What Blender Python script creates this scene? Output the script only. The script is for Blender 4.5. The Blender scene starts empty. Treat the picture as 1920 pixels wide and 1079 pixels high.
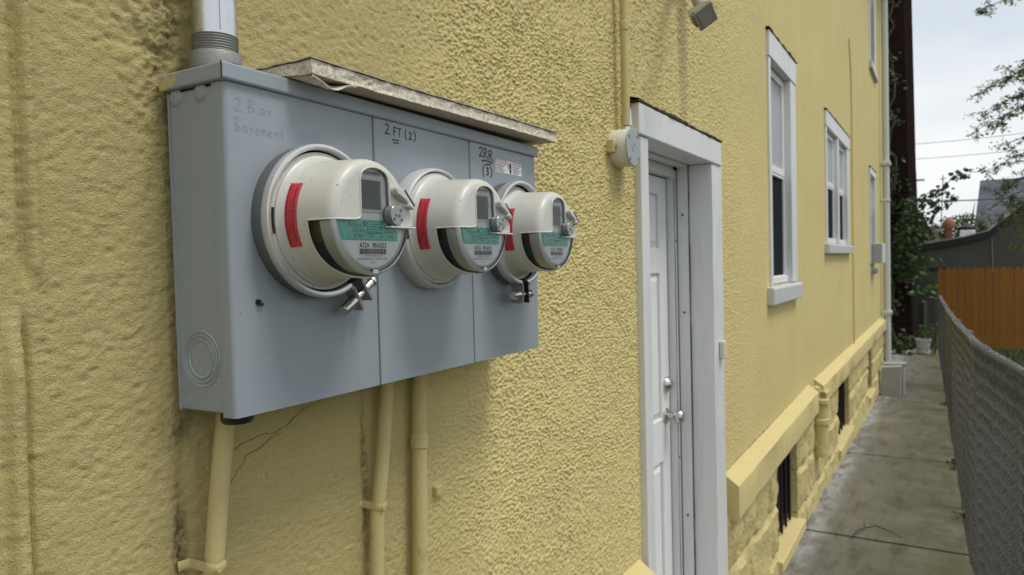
import bpy, bmesh, math, random
import numpy as np
from mathutils import Vector, Matrix
PI = math.pi
rad = math.radians
random.seed(7)
rng = np.random.default_rng(11)
SC = bpy.context.scene
COL = SC.collection

# ------------------------------------------------------------------ camera
CAM_Y, CAM_Z = -0.78, 1.75
th, pt, ro = rad(30.96), rad(1.75), 0.0255
f0 = Vector((math.cos(th), math.sin(th), 0)); r0 = Vector((math.sin(th), -math.cos(th), 0)); u0 = Vector((0, 0, 1))
FW = math.cos(pt) * f0 - math.sin(pt) * u0
UP = math.cos(pt) * u0 + math.sin(pt) * f0
RT = r0 * math.cos(ro) - UP * math.sin(ro)
UP = r0 * math.sin(ro) + UP * math.cos(ro)
cam = bpy.data.cameras.new('camera')
cam.sensor_width = 36; cam.lens = 1350 / 1920 * 36
cam.clip_start = 0.02; cam.clip_end = 2000
cam.dof.use_dof = True; cam.dof.focus_distance = 0.92; cam.dof.aperture_fstop = 10.0
co = bpy.data.objects.new('camera', cam); COL.objects.link(co)
M = Matrix((RT, UP, -FW)).transposed().to_4x4(); M.translation = Vector((0, CAM_Y, CAM_Z))
co.matrix_world = M
SC.camera = co

# ------------------------------------------------------------------ world, sun, exposure
SUN_EL, SUN_AZ = rad(64), rad(215)
W = bpy.data.worlds.new('World'); SC.world = W; W.use_nodes = True
nt = W.node_tree; nt.nodes.clear()
def wn(t, **k):
    n = nt.nodes.new(t)
    for a, b in k.items(): setattr(n, a, b)
    return n
sky = wn('ShaderNodeTexSky', sky_type='NISHITA', sun_disc=False)
sky.sun_elevation = SUN_EL; sky.sun_rotation = SUN_AZ
hsv = wn('ShaderNodeHueSaturation'); hsv.inputs['Saturation'].default_value = 0.45
tc = wn('ShaderNodeTexCoord')
mp = wn('ShaderNodeMapping'); mp.inputs['Scale'].default_value = (1, 1, 2.5)
nz = wn('ShaderNodeTexNoise'); nz.inputs['Scale'].default_value = 2.2; nz.inputs['Detail'].default_value = 5; nz.inputs['Roughness'].default_value = 0.45
cr = wn('ShaderNodeValToRGB')
cr.color_ramp.elements[0].position = 0.36; cr.color_ramp.elements[0].color = (6.6, 7.25, 7.9, 1)
cr.color_ramp.elements[1].position = 0.62; cr.color_ramp.elements[1].color = (9.4, 9.45, 9.4, 1)
mx = wn('ShaderNodeMix', data_type='RGBA'); mx.inputs[0].default_value = 0.8
bg = wn('ShaderNodeBackground'); bg.inputs[1].default_value = 0.084
out = wn('ShaderNodeOutputWorld')
L = nt.links.new
L(sky.outputs[0], hsv.inputs['Color']); L(tc.outputs['Generated'], mp.inputs[0]); L(mp.outputs[0], nz.inputs[0])
L(nz.outputs[0], cr.inputs[0]); L(hsv.outputs[0], mx.inputs[6]); L(cr.outputs[0], mx.inputs[7])
L(mx.outputs[2], bg.inputs[0]); L(bg.outputs[0], out.inputs[0])
sl = bpy.data.lights.new('sun', 'SUN'); sl.energy = 1.5; sl.angle = rad(20); sl.color = (1, 0.97, 0.92)
so = bpy.data.objects.new('sun', sl); COL.objects.link(so)
sd = Vector((0.15 * math.cos(SUN_EL), -0.99 * math.cos(SUN_EL), math.sin(SUN_EL)))   # towards the sun
so.rotation_euler = sd.to_track_quat('Z', 'Y').to_euler()
sky.sun_rotation = math.atan2(sd.x, sd.y)
so.location = (0, -6, 12)
vs = SC.view_settings
vs.view_transform = 'Standard'; vs.look = 'None'; vs.gamma = 1; vs.exposure = 0.45; vs.use_curve_mapping = False

# ------------------------------------------------------------------ materials
def lin(h):
    c = [int(h[i:i + 2], 16) / 255 for i in (0, 2, 4)]
    return tuple(((v + .055) / 1.055) ** 2.4 if v > .04045 else v / 12.92 for v in c)
class NT:
    def __init__(s, name):
        s.m = bpy.data.materials.new(name); s.m.use_nodes = True
        s.t = s.m.node_tree; s.p = s.t.nodes['Principled BSDF']; s.o = s.t.nodes['Material Output']
        s.tc = s.t.nodes.new('ShaderNodeTexCoord')
    def n(s, t, **k):
        x = s.t.nodes.new(t)
        for a, b in k.items(): setattr(x, a, b)
        return x
    def l(s, a, b): s.t.links.new(a, b)
    def noise(s, scale, detail=4, rough=.55, vec=None, stretch=None):
        x = s.n('ShaderNodeTexNoise'); x.inputs['Scale'].default_value = scale
        x.inputs['Detail'].default_value = detail; x.inputs['Roughness'].default_value = rough
        v = vec or s.tc.outputs['Object']
        if stretch:
            m = s.n('ShaderNodeMapping'); m.inputs['Scale'].default_value = stretch; s.l(v, m.inputs[0]); v = m.outputs[0]
        s.l(v, x.inputs['Vector']); return x.outputs['Fac']
    def voro(s, scale, feat='F1', vec=None, rnd=1.0):
        x = s.n('ShaderNodeTexVoronoi', feature=feat); x.inputs['Scale'].default_value = scale
        x.inputs['Randomness'].default_value = rnd
        s.l(vec or s.tc.outputs['Object'], x.inputs['Vector']); return x.outputs['Distance']
    def ramp(s, v, a, b, ca=(0, 0, 0, 1), cb=(1, 1, 1, 1)):
        x = s.n('ShaderNodeValToRGB'); e = x.color_ramp.elements
        e[0].position = a; e[1].position = b; e[0].color = ca if len(ca) == 4 else (*ca, 1); e[1].color = cb if len(cb) == 4 else (*cb, 1)
        s.l(v, x.inputs[0]); return x.outputs[0]
    def mix(s, f, a, b, typ='MIX'):
        x = s.n('ShaderNodeMix', data_type='RGBA', blend_type=typ)
        for i, v in ((0, f), (6, a), (7, b)):
            if isinstance(v, (int, float)): x.inputs[i].default_value = v
            elif isinstance(v, tuple): x.inputs[i].default_value = v if len(v) == 4 else (*v, 1)
            else: s.l(v, x.inputs[i])
        return x.outputs[2]
    def math(s, op, a, b=0, c=0, clamp=False):
        x = s.n('ShaderNodeMath', operation=op, use_clamp=clamp)
        for i, v in enumerate((a, b, c)):
            if isinstance(v, (int, float)): x.inputs[i].default_value = v
            else: s.l(v, x.inputs[i])
        return x.outputs[0]
    def xyz(s, w='Object'):
        x = s.n('ShaderNodeSeparateXYZ'); s.l(s.tc.outputs[w], x.inputs[0]); return x.outputs
    def sstep(s, v, a, b):
        x = s.n('ShaderNodeMapRange', interpolation_type='SMOOTHSTEP')
        s.l(v, x.inputs[0]); x.inputs[1].default_value = a; x.inputs[2].default_value = b; return x.outputs[0]
    def bump(s, h, dist=.002, strength=1.0, prev=None):
        x = s.n('ShaderNodeBump'); x.inputs['Distance'].default_value = dist; x.inputs['Strength'].default_value = strength
        s.l(h, x.inputs['Height'])
        if prev: s.l(prev, x.inputs['Normal'])
        s.l(x.outputs[0], s.p.inputs['Normal']); return x.outputs[0]
    def base(s, c):
        if isinstance(c, tuple): s.p.inputs['Base Color'].default_value = (*c[:3], 1)
        else: s.l(c, s.p.inputs['Base Color'])
    def set(s, rough=None, metal=None, spec=None):
        for k, v in (('Roughness', rough), ('Metallic', metal), ('Specular IOR Level', spec)):
            if v is None: continue
            if isinstance(v, (int, float)): s.p.inputs[k].default_value = v
            else: s.l(v, s.p.inputs[k])
def plain(name, c, rough=.6, metal=0, var=.12, scale=30, bump=0, bscale=200, spec=.5, dirt=None):
    m = NT(name)
    n = m.noise(scale, 5, .6)
    col = m.mix(n, tuple(v * (1 - var) for v in c), tuple(min(1, v * (1 + var)) for v in c))
    if dirt:
        d = m.ramp(m.noise(dirt[1], 6, .7), dirt[2], dirt[3]); col = m.mix(d, col, dirt[0])
    m.base(col); m.set(rough, metal, spec)
    if bump: m.bump(m.noise(bscale, 3, .6), bump)
    return m.m

YEL = (0.615, 0.502, 0.216)
def stucco_material():
    m = NT('yellow_painted_stucco')
    X, Yc, Zc = m.xyz()
    gr = m.math('MULTIPLY', m.sstep(X, .75, 1.3), 1.0)          # trowelled near the corner, pebbly further on
    # patchy colour of the old paint
    big = m.noise(1.7, 4, .6); mid = m.noise(14, 5, .65)
    c = m.mix(m.ramp(big, .3, .7), (.590, .485, .205), (.655, .540, .236))
    c = m.mix(m.math('MULTIPLY', m.ramp(mid, .35, .75), .35), c, (.64, .55, .28))
    streak = m.noise(1.0, 4, .6, stretch=(9, 9, .55))
    c = m.mix(m.math('MULTIPLY', m.ramp(streak, .52, .8), .16), c, (.43, .365, .17))
    pits = m.ramp(m.noise(150, 3, .6), .62, .76)
    c = m.mix(m.math('MULTIPLY', pits, .45), c, (.20, .155, .06))
    # black grime around the riser pipe and behind the left conduit
    def blob(cx, cz, rx, rz):
        a = m.math('POWER', m.math('DIVIDE', m.math('SUBTRACT', X, cx), rx), 2)
        b = m.math('POWER', m.math('DIVIDE', m.math('SUBTRACT', Zc, cz), rz), 2)
        return m.math('SUBTRACT', 1, m.math('ADD', a, b), clamp=True)
    g = m.math('MAXIMUM', m.math('MULTIPLY', blob(.512, 2.05, .035, .14), .8), m.math('MULTIPLY', blob(.512, 1.42, .013, .11), 1.0))
    g = m.math('MAXIMUM', g, m.math('MULTIPLY', blob(.512, 1.575, .03, .035), .7))
    g = m.math('MAXIMUM', g, m.math('MULTIPLY', blob(.826, 1.40, .011, .2), .75))
    g = m.math('MAXIMUM', g, m.math('MULTIPLY', blob(1.921, 2.36, .006, .5), .9))
    g = m.math('MAXIMUM', g, m.math('MULTIPLY', blob(1.90, 1.99, .05, .08), .6))
    gn = m.ramp(m.noise(55, 6, .75), .42, .58)
    c = m.mix(m.math('MULTIPLY', m.math('MULTIPLY', g, gn), .85), c, (.055, .045, .028))
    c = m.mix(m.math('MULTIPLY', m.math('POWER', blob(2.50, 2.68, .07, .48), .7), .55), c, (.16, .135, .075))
    m.base(c); m.set(.82, 0, .25)
    # relief
    stv = m.n('ShaderNodeMapping'); stv.inputs['Scale'].default_value = (.40, 1, 1); m.l(m.tc.outputs['Object'], stv.inputs[0]); stv = stv.outputs[0]
    left = m.math('ADD', m.math('MULTIPLY', m.noise(240, 5, .72), .80), m.math('MULTIPLY', m.noise(480, 3, .7), .35))
    peb = m.math('ADD', m.math('MULTIPLY', m.noise(150, 3, .6, vec=stv), m.math('MULTIPLY', m.sstep(X, 2.03, 2.05), .75)), m.math('MULTIPLY', m.noise(420, 3, .65), .16))
    h = m.n('ShaderNodeMix', data_type='FLOAT'); m.l(gr, h.inputs[0]); m.l(left, h.inputs[2]); m.l(peb, h.inputs[3])
    far = m.math('SUBTRACT', 1, m.math('MULTIPLY', m.sstep(X, 2.0, 4), .45))
    m.bump(m.math('MULTIPLY', h.outputs[0], far), .0045, 1.0)
    return m.m
MAT = {}
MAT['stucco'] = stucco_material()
def yellow(name, bump, bscale, grime=.35, k=1.0):
    m = NT(name)
    c = m.mix(m.noise(9, 5, .6), tuple(v * .92 * k for v in YEL), tuple(v * 1.08 * k for v in (.61, .515, .245)))
    d = m.ramp(m.noise(26, 6, .7), .6, .78)
    c = m.mix(m.math('MULTIPLY', d, grime), c, (.13, .10, .045))
    m.base(c); m.set(.75, 0, .3); m.bump(m.noise(bscale, 5, .65), bump)
    return m.m
MAT['yellow'] = yellow('yellow_masonry_paint', .004, 40)
MAT['yellow_stone'] = yellow('yellow_painted_stone', .016, 42, .6)
MAT['yellow_pipe'] = yellow('yellow_pipe_paint', .0012, 130, .4, .90)
def gray_metal(name, c, dirtc=(.55, .52, .45), speck=.25, rough=.42):
    m = NT(name)
    n = m.noise(5, 4, .6, stretch=(1, 1, .35))
    col = m.mix(n, tuple(v * .92 for v in c), tuple(v * 1.07 for v in c))
    sp = m.ramp(m.noise(330, 2, .5), .745, .775)
    col = m.mix(m.math('MULTIPLY', sp, speck), col, dirtc)
    sd_ = m.ramp(m.noise(140, 2, .5, stretch=(1, 1, .8)), .76, .79)
    col = m.mix(m.math('MULTIPLY', sd_, .8), col, (.03, .03, .03))
    dr_ = m.ramp(m.noise(4, 5, .7, stretch=(11, 11, .35)), .56, .80)
    col = m.mix(m.math('MULTIPLY', dr_, .30), col, tuple(v * .72 for v in c))
    sx_ = m.ramp(m.noise(30, 3, .5, stretch=(1, 1, 7)), .70, .74)
    col = m.mix(m.math('MULTIPLY', sx_, .25), col, tuple(min(1, v * 1.5) for v in c))
    m.base(col); m.set(m.ramp(m.noise(12, 4), .3, .7, (rough - .06,) * 3, (rough + .1,) * 3), 0, .5)
    m.bump(m.math('ADD', m.noise(900, 2, .5), m.math('MULTIPLY', m.noise(7, 2, .5), 14)), .00012)
    return m.m
BOXC = (.295, .333, .365)
MAT['box'] = gray_metal('grey_enamel', BOXC)
def box_side():
    m = NT('grey_enamel_splashed')
    X, Yc, Zc = m.xyz()
    n = m.noise(6, 4, .6)
    col = m.mix(n, tuple(v * .92 for v in BOXC), tuple(v * 1.06 for v in BOXC))
    low = m.sstep(Zc, .20, .02)
    sp = m.ramp(m.noise(210, 2, .5), .66, .70)
    col = m.mix(m.math('MULTIPLY', sp, m.math('ADD', m.math('MULTIPLY', low, .8), .12)), col, (.60, .55, .38))
    m.base(col); m.set(.45, 0, .5); m.bump(m.noise(700, 2, .5), .00015)
    return m.m
MAT['box_side'] = box_side()
def hood_paint():
    m = NT('grey_enamel_hood')
    X, Yc, Zc = m.xyz()
    n = m.noise(6, 4, .6)
    col = m.mix(n, tuple(v * .94 for v in BOXC), tuple(v * 1.06 for v in BOXC))
    k = m.math('MULTIPLY', m.sstep(Yc, .066, .080), m.sstep(X, .004, -.002))
    k = m.math('MULTIPLY', k, m.ramp(m.noise(90, 4, .6), .40, .52))
    col = m.mix(k, col, (.55, .45, .17))
    m.base(col); m.set(.45, 0, .5)
    return m.m
MAT['hood'] = hood_paint()
MAT['black'] = plain('black_plastic', (.012, .012, .013), .4)
MAT['dark'] = plain('dark_void', (.01, .01, .012), .8)
MAT['marker'] = plain('black_marker_ink', (.008, .008, .010), .5)
MAT['faint_ink'] = plain('faded_ink', (.284, .321, .353), .5)
MAT['galv'] = plain('galvanised_steel', (.62, .64, .66), .33, 1, .12, 40, dirt=((.25, .25, .25), 60, .62, .75))
MAT['dull_zinc'] = plain('dull_zinc_casting', (.30, .30, .29), .55, .6, .2, 50, .0006, 300, dirt=((.5, .5, .48), 220, .64, .72))
MAT['ring_metal'] = plain('stamped_steel_ring', (.66, .66, .65), .36, .7, .15, 50, 0, 200, dirt=((.7, .69, .66), 300, .67, .72))
MAT['ring_side'] = plain('grey_ring_side', (.135, .138, .138), .55, .3, .1, 60, .0004, 500, dirt=((.72, .71, .68), 330, .70, .73))
MAT['bolt'] = plain('nickel_bolt', (.60, .57, .52), .28, 1, .1, 90)
def meter_plastic():
    m = NT('grey_meter_plastic')
    c0 = (.58, .575, .52)
    n = m.noise(11, 4, .6)
    c = m.mix(n, tuple(v * .95 for v in c0), tuple(v * 1.04 for v in c0))
    sp = m.ramp(m.noise(260, 2, .5), .70, .73)
    c = m.mix(m.math('MULTIPLY', sp, .75), c, (.14, .11, .07))
    d = m.ramp(m.noise(60, 4, .6, stretch=(1, 1, .3)), .60, .80)
    c = m.mix(m.math('MULTIPLY', d, .18), c, (.36, .33, .25))
    m.base(c); m.set(.36, 0, .5)
    return m.m
MAT['meter'] = meter_plastic()
MAT['meter_pale'] = plain('pale_meter_plastic', (.60, .61, .58), .38, 0, .05)
MAT['ring_paint'] = plain('light_grey_ring_paint', (.50, .51, .50), .42, 0, .08, 40, 0, 100, dirt=((.2, .18, .14), 260, .70, .74))
MAT['label_white'] = plain('white_label', (.84, .845, .84), .5, 0, .02)
MAT['label_green'] = plain('green_label', (.115, .58, .45), .5, 0, .06)
MAT['port'] = plain('cloudy_port_plastic', (.27, .275, .265), .18, .3, .08)
MAT['rust'] = plain('rusty_screw', (.07, .018, .016), .7)
MAT['hairline'] = plain('hairline_crack', (.13, .095, .045), .9)
MAT['navy'] = plain('navy_meter_module', (.018, .024, .042), .35)
MAT['olive_inside'] = plain('olive_meter_inside', (.07, .06, .025), .5)
MAT['lcd'] = plain('grey_liquid_crystal', (.10, .115, .11), .25, 0, .15, 40)
MAT['lcd_ink'] = plain('display_segment', (.045, .055, .055), .4)
MAT['ink'] = plain('printed_ink', (.02, .025, .03), .6)
MAT['ink_soft'] = plain('small_printed_ink', (.10, .13, .13), .6)
MAT['red'] = plain('red_sticker_vinyl', (.56, .040, .060), .5, 0, .15, 60)
MAT['red_ink'] = plain('dark_red_print', (.03, .004, .006), .6)
MAT['pink'] = plain('faded_pink_print', (.62, .47, .47), .5)
def clear(name, tint=(1, 1, 1), gloss=.06, rough=.03):
    m = NT(name); m.t.nodes.remove(m.p)
    tr = m.n('ShaderNodeBsdfTransparent'); tr.inputs[0].default_value = (*tint, 1)
    gl = m.n('ShaderNodeBsdfGlossy'); gl.inputs['Roughness'].default_value = rough
    lw = m.n('ShaderNodeFresnel'); lw.inputs['IOR'].default_value = 1.45
    ms = m.n('ShaderNodeMixShader'); f = m.math('MULTIPLY', lw.outputs[0], gloss / .04 * .65, clamp=True)
    m.l(f, ms.inputs[0]); m.l(tr.outputs[0], ms.inputs[1]); m.l(gl.outputs[0], ms.inputs[2]); m.l(ms.outputs[0], m.o.inputs[0])
    return m.m
MAT['clear'] = clear('clear_polycarbonate', (1, 1, 1), .065, .04)
MAT['clear_gray'] = plain('pale_polycarbonate', (.42, .44, .43), .25, 0, .08)
def pane():
    m = NT('window_glass'); m.base((.02, .022, .025)); m.set(.05, 0, .6); return m.m
MAT['pane'] = pane()
MAT['screen'] = plain('black_insect_screen', (.014, .016, .019), .9, spec=.08)
MAT['shade'] = plain('grey_roller_shade', (.38, .41, .41), .5, 0, .06, 8)
def white_paint(name, c, wear=.4):
    m = NT(name)
    n = m.noise(6, 5, .6, stretch=(1, 1, .3))
    col = m.mix(n, tuple(v * .93 for v in c), tuple(min(.85, v * 1.05) for v in c))
    d = m.ramp(m.noise(70, 6, .7), .66, .76)
    col = m.mix(m.math('MULTIPLY', d, wear), col, (.22, .20, .17))
    s_ = m.ramp(m.noise(8, 5, .7, stretch=(4, 4, .4)), .50, .75)
    col = m.mix(m.math('MULTIPLY', s_, .40 if wear > .5 else .2), col, (.42, .42, .40))
    m.base(col); m.set(.42, 0, .4); m.bump(m.noise(35, 4, .6, stretch=(1, 1, .4)), .0012)
    return m.m
MAT['trim'] = white_paint('white_trim_paint', (.69, .70, .69), .75)
MAT['door'] = white_paint('white_door_paint', (.79, .795, .785), .12)
MAT['sill'] = white_paint('grey_sill_paint', (.55, .56, .565), .3)
MAT['crack'] = plain('dark_gap', (.03, .025, .018), .9)
MAT['grimy_edge'] = plain('grimy_flashing', (.07, .06, .04), .8, 0, .4, 60, .003, 80)
MAT['nickel'] = plain('satin_nickel', (.55, .54, .52), .3, 1, .05)
MAT['cream'] = plain('cream_metal', (.62, .60, .50), .5, 0, .1, 30, 0, 100, dirt=((.55, .44, .17), 18, .60, .66))
MAT['cover_gray'] = plain('grey_cover_plate', (.33, .36, .37), .5, 0, .08)
MAT['lamp_gray'] = plain('grey_lamp_casting', (.27, .265, .235), .55, 0, .12, 60)
MAT['lamp_glass'] = plain('frosted_lamp_glass', (.33, .32, .30), .25)
def chipboard():
    m = NT('particle_board_edge')
    v = m.noise(230, 4, .75); w = m.noise(520, 3, .6)
    c = m.mix(m.ramp(v, .36, .64), (.47, .41, .31), (.84, .79, .67))
    c = m.mix(m.ramp(w, .58, .7), c, (.30, .25, .19))
    m.base(c); m.set(.85, 0, .2); m.bump(v, .0014); return m.m
MAT['chip'] = chipboard()
MAT['board_face'] = plain('weathered_board_face', (.40, .33, .24), .7, 0, .15, 14, .001, 120)
MAT['downpipe'] = plain('white_downpipe', (.60, .62, .60), .5, 0, .08, 5)
MAT['concrete_block'] = plain('pale_concrete', (.36, .36, .34), .85, 0, .18, 16, .002, 150)
def concrete():
    m = NT('stained_concrete')
    X, Yc, Zc = m.xyz()
    a = m.noise(2.3, 6, .65); b = m.noise(30, 6, .7)
    c = m.mix(m.ramp(a, .3, .7), (.125, .116, .085), (.205, .192, .147))
    c = m.mix(m.math('MULTIPLY', m.ramp(b, .4, .75), .4), c, (.21, .205, .175))
    st = m.noise(3.5, 5, .7, stretch=(.6, 2.5, 1))
    c = m.mix(m.math('MULTIPLY', m.ramp(st, .48, .70), .70), c, (.060, .055, .032))
    al = m.math('MULTIPLY', m.sstep(Yc, -.25, -.80), m.ramp(m.noise(4, 5, .7), .35, .6))
    c = m.mix(m.math('MULTIPLY', al, .75), c, (.085, .090, .034))
    ef = m.math('MULTIPLY', m.sstep(Yc, -.21, -.07), m.ramp(m.noise(8, 6, .7, stretch=(.45, 1, 1)), .42, .62))
    c = m.mix(m.math('MULTIPLY', ef, .75), c, (.40, .41, .43))
    sp = m.ramp(m.noise(7, 6, .75, stretch=(.5, 1.5, 1)), .64, .72)
    c = m.mix(m.math('MULTIPLY', sp, .5), c, (.30, .30, .285))
    m.base(c); m.set(.8, 0, .3); m.bump(m.noise(120, 5, .7), .0025); return m.m
MAT['concrete'] = concrete()
MAT['earth'] = plain('dark_earth', (.030, .029, .021), .95, 0, .3, 12, .01, 40)
MAT['lawn'] = plain('lawn_soil', (.026, .038, .014), .95, 0, .4, 6, .02, 60)
MAT['grass'] = plain('grass_blade', (.06, .10, .028), .7, 0, .4, 4)
MAT['wire'] = plain('grey_coated_wire', (.14, .147, .155), .38, .35, .2, 30)
MAT['post'] = plain('galvanised_post', (.12, .122, .122), .5, .3, .15, 20)
def timber(name, c, g=.35):
    m = NT(name)
    n = m.noise(7, 5, .65, stretch=(6, 6, .5)); r = m.n('ShaderNodeObjectInfo')
    col = m.mix(n, tuple(v * (1 - g) for v in c), tuple(v * (1 + g * .6) for v in c))
    col = m.mix(m.math('MULTIPLY', r.outputs['Random'], .25), col, tuple(v * .6 for v in c))
    m.base(col); m.set(.75, 0, .3); m.bump(n, .004); return m.m
MAT['orange'] = timber('orange_stained_wood', (.36, .150, .024), .3)
MAT['old_wood'] = timber('old_grey_wood', (.075, .075, .07))
def brick():
    m = NT('dark_red_brick')
    mpn = m.n('ShaderNodeMapping'); mpn.inputs['Rotation'].default_value = (0, 0, 0)
    xyz = m.xyz(); cmb = m.n('ShaderNodeCombineXYZ')
    m.l(m.math('ADD', xyz[0], xyz[1]), cmb.inputs[0]); m.l(xyz[2], cmb.inputs[1])
    b = m.n('ShaderNodeTexBrick'); m.l(cmb.outputs[0], b.inputs['Vector'])
    b.inputs['Scale'].default_value = 1; b.inputs['Brick Width'].default_value = .215; b.inputs['Row Height'].default_value = .075
    b.inputs['Mortar Size'].default_value = .009; b.inputs['Color1'].default_value = (.036, .019, .015, 1); b.inputs['Color2'].default_value = (.020, .013, .011, 1)
    b.inputs['Mortar'].default_value = (.018, .015, .014, 1)
    c = m.mix(m.math('MULTIPLY', m.ramp(m.noise(.7, 4), .4, .7), .6), b.outputs[0], (.018, .014, .013))
    m.base(c); m.set(.9, 0, .0); m.bump(b.outputs['Fac'], .006, -1); return m.m
MAT['brick'] = brick()
MAT['gray_stucco'] = plain('grey_cement_render', (.105, .102, .085), .9, 0, .22, 1.2, .01, 9)
MAT['tar'] = plain('tar_roofing', (.022, .021, .020), .6, 0, .3, 6)
MAT['metal_flash'] = plain('pale_flashing', (.38, .38, .37), .45, .3, .2, 5)
def shingle():
    m = NT('slate_grey_shingle')
    b = m.n('ShaderNodeTexBrick'); m.l(m.tc.outputs['UV'], b.inputs['Vector'])
    b.inputs['Scale'].default_value = 1; b.inputs['Brick Width'].default_value = .36; b.inputs['Row Height'].default_value = .2
    b.inputs['Mortar Size'].default_value = .015; b.inputs['Color1'].default_value = (.075, .085, .105, 1); b.inputs['Color2'].default_value = (.12, .13, .155, 1)
    b.inputs['Mortar'].default_value = (.05, .055, .07, 1)
    m.base(b.outputs[0]); m.set(.85); return m.m
MAT['shingle'] = shingle()
MAT['peach'] = plain('peach_render', (.52, .36, .22), .85, 0, .12, 2)
MAT['terracotta'] = plain('terracotta', (.30, .13, .075), .85, 0, .3, 6)
MAT['white_plastic'] = plain('white_plastic', (.62, .64, .63), .45, 0, .06)
MAT['pole'] = plain('weathered_pole', (.14, .13, .12), .9)
def leaf(name, c, tr=.35):
    m = NT(name); r = m.noise(.9, 3, .6)
    rr = m.noise(23, 2, .5)
    col = m.mix(r, tuple(v * .6 for v in c), tuple(v * 1.3 for v in c))
    col = m.mix(m.math('MULTIPLY', rr, .5), col, (c[0] * 1.5, c[1] * 1.35, c[2]))
    m.base(col); m.set(.5, 0, .4)
    t_ = m.n('ShaderNodeBsdfTranslucent'); m.l(col, t_.inputs[0])
    ms = m.n('ShaderNodeMixShader'); ms.inputs[0].default_value = tr
    m.l(m.p.outputs[0], ms.inputs[1]); m.l(t_.outputs[0], ms.inputs[2]); m.l(ms.outputs[0], m.o.inputs[0]); return m.m
MAT['leaf_olive'] = leaf('olive_leaf', (.15, .19, .06), .6)
MAT['leaf_dark'] = leaf('dark_vine_leaf', (.048, .080, .026), .3)
MAT['leaf_mid'] = leaf('mid_green_leaf', (.075, .115, .030))
MAT['leaf_bright'] = leaf('bright_green_leaf', (.13, .24, .055))
MAT['bark'] = plain('bark', (.07, .055, .04), .9, 0, .3, 20, .01, 40)
MAT['dry_leaf'] = plain('dry_leaf', (.14, .09, .045), .8)
MAT['bars'] = plain('rusty_black_bars', (.025, .02, .018), .6, .3, .3, 40)

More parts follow.
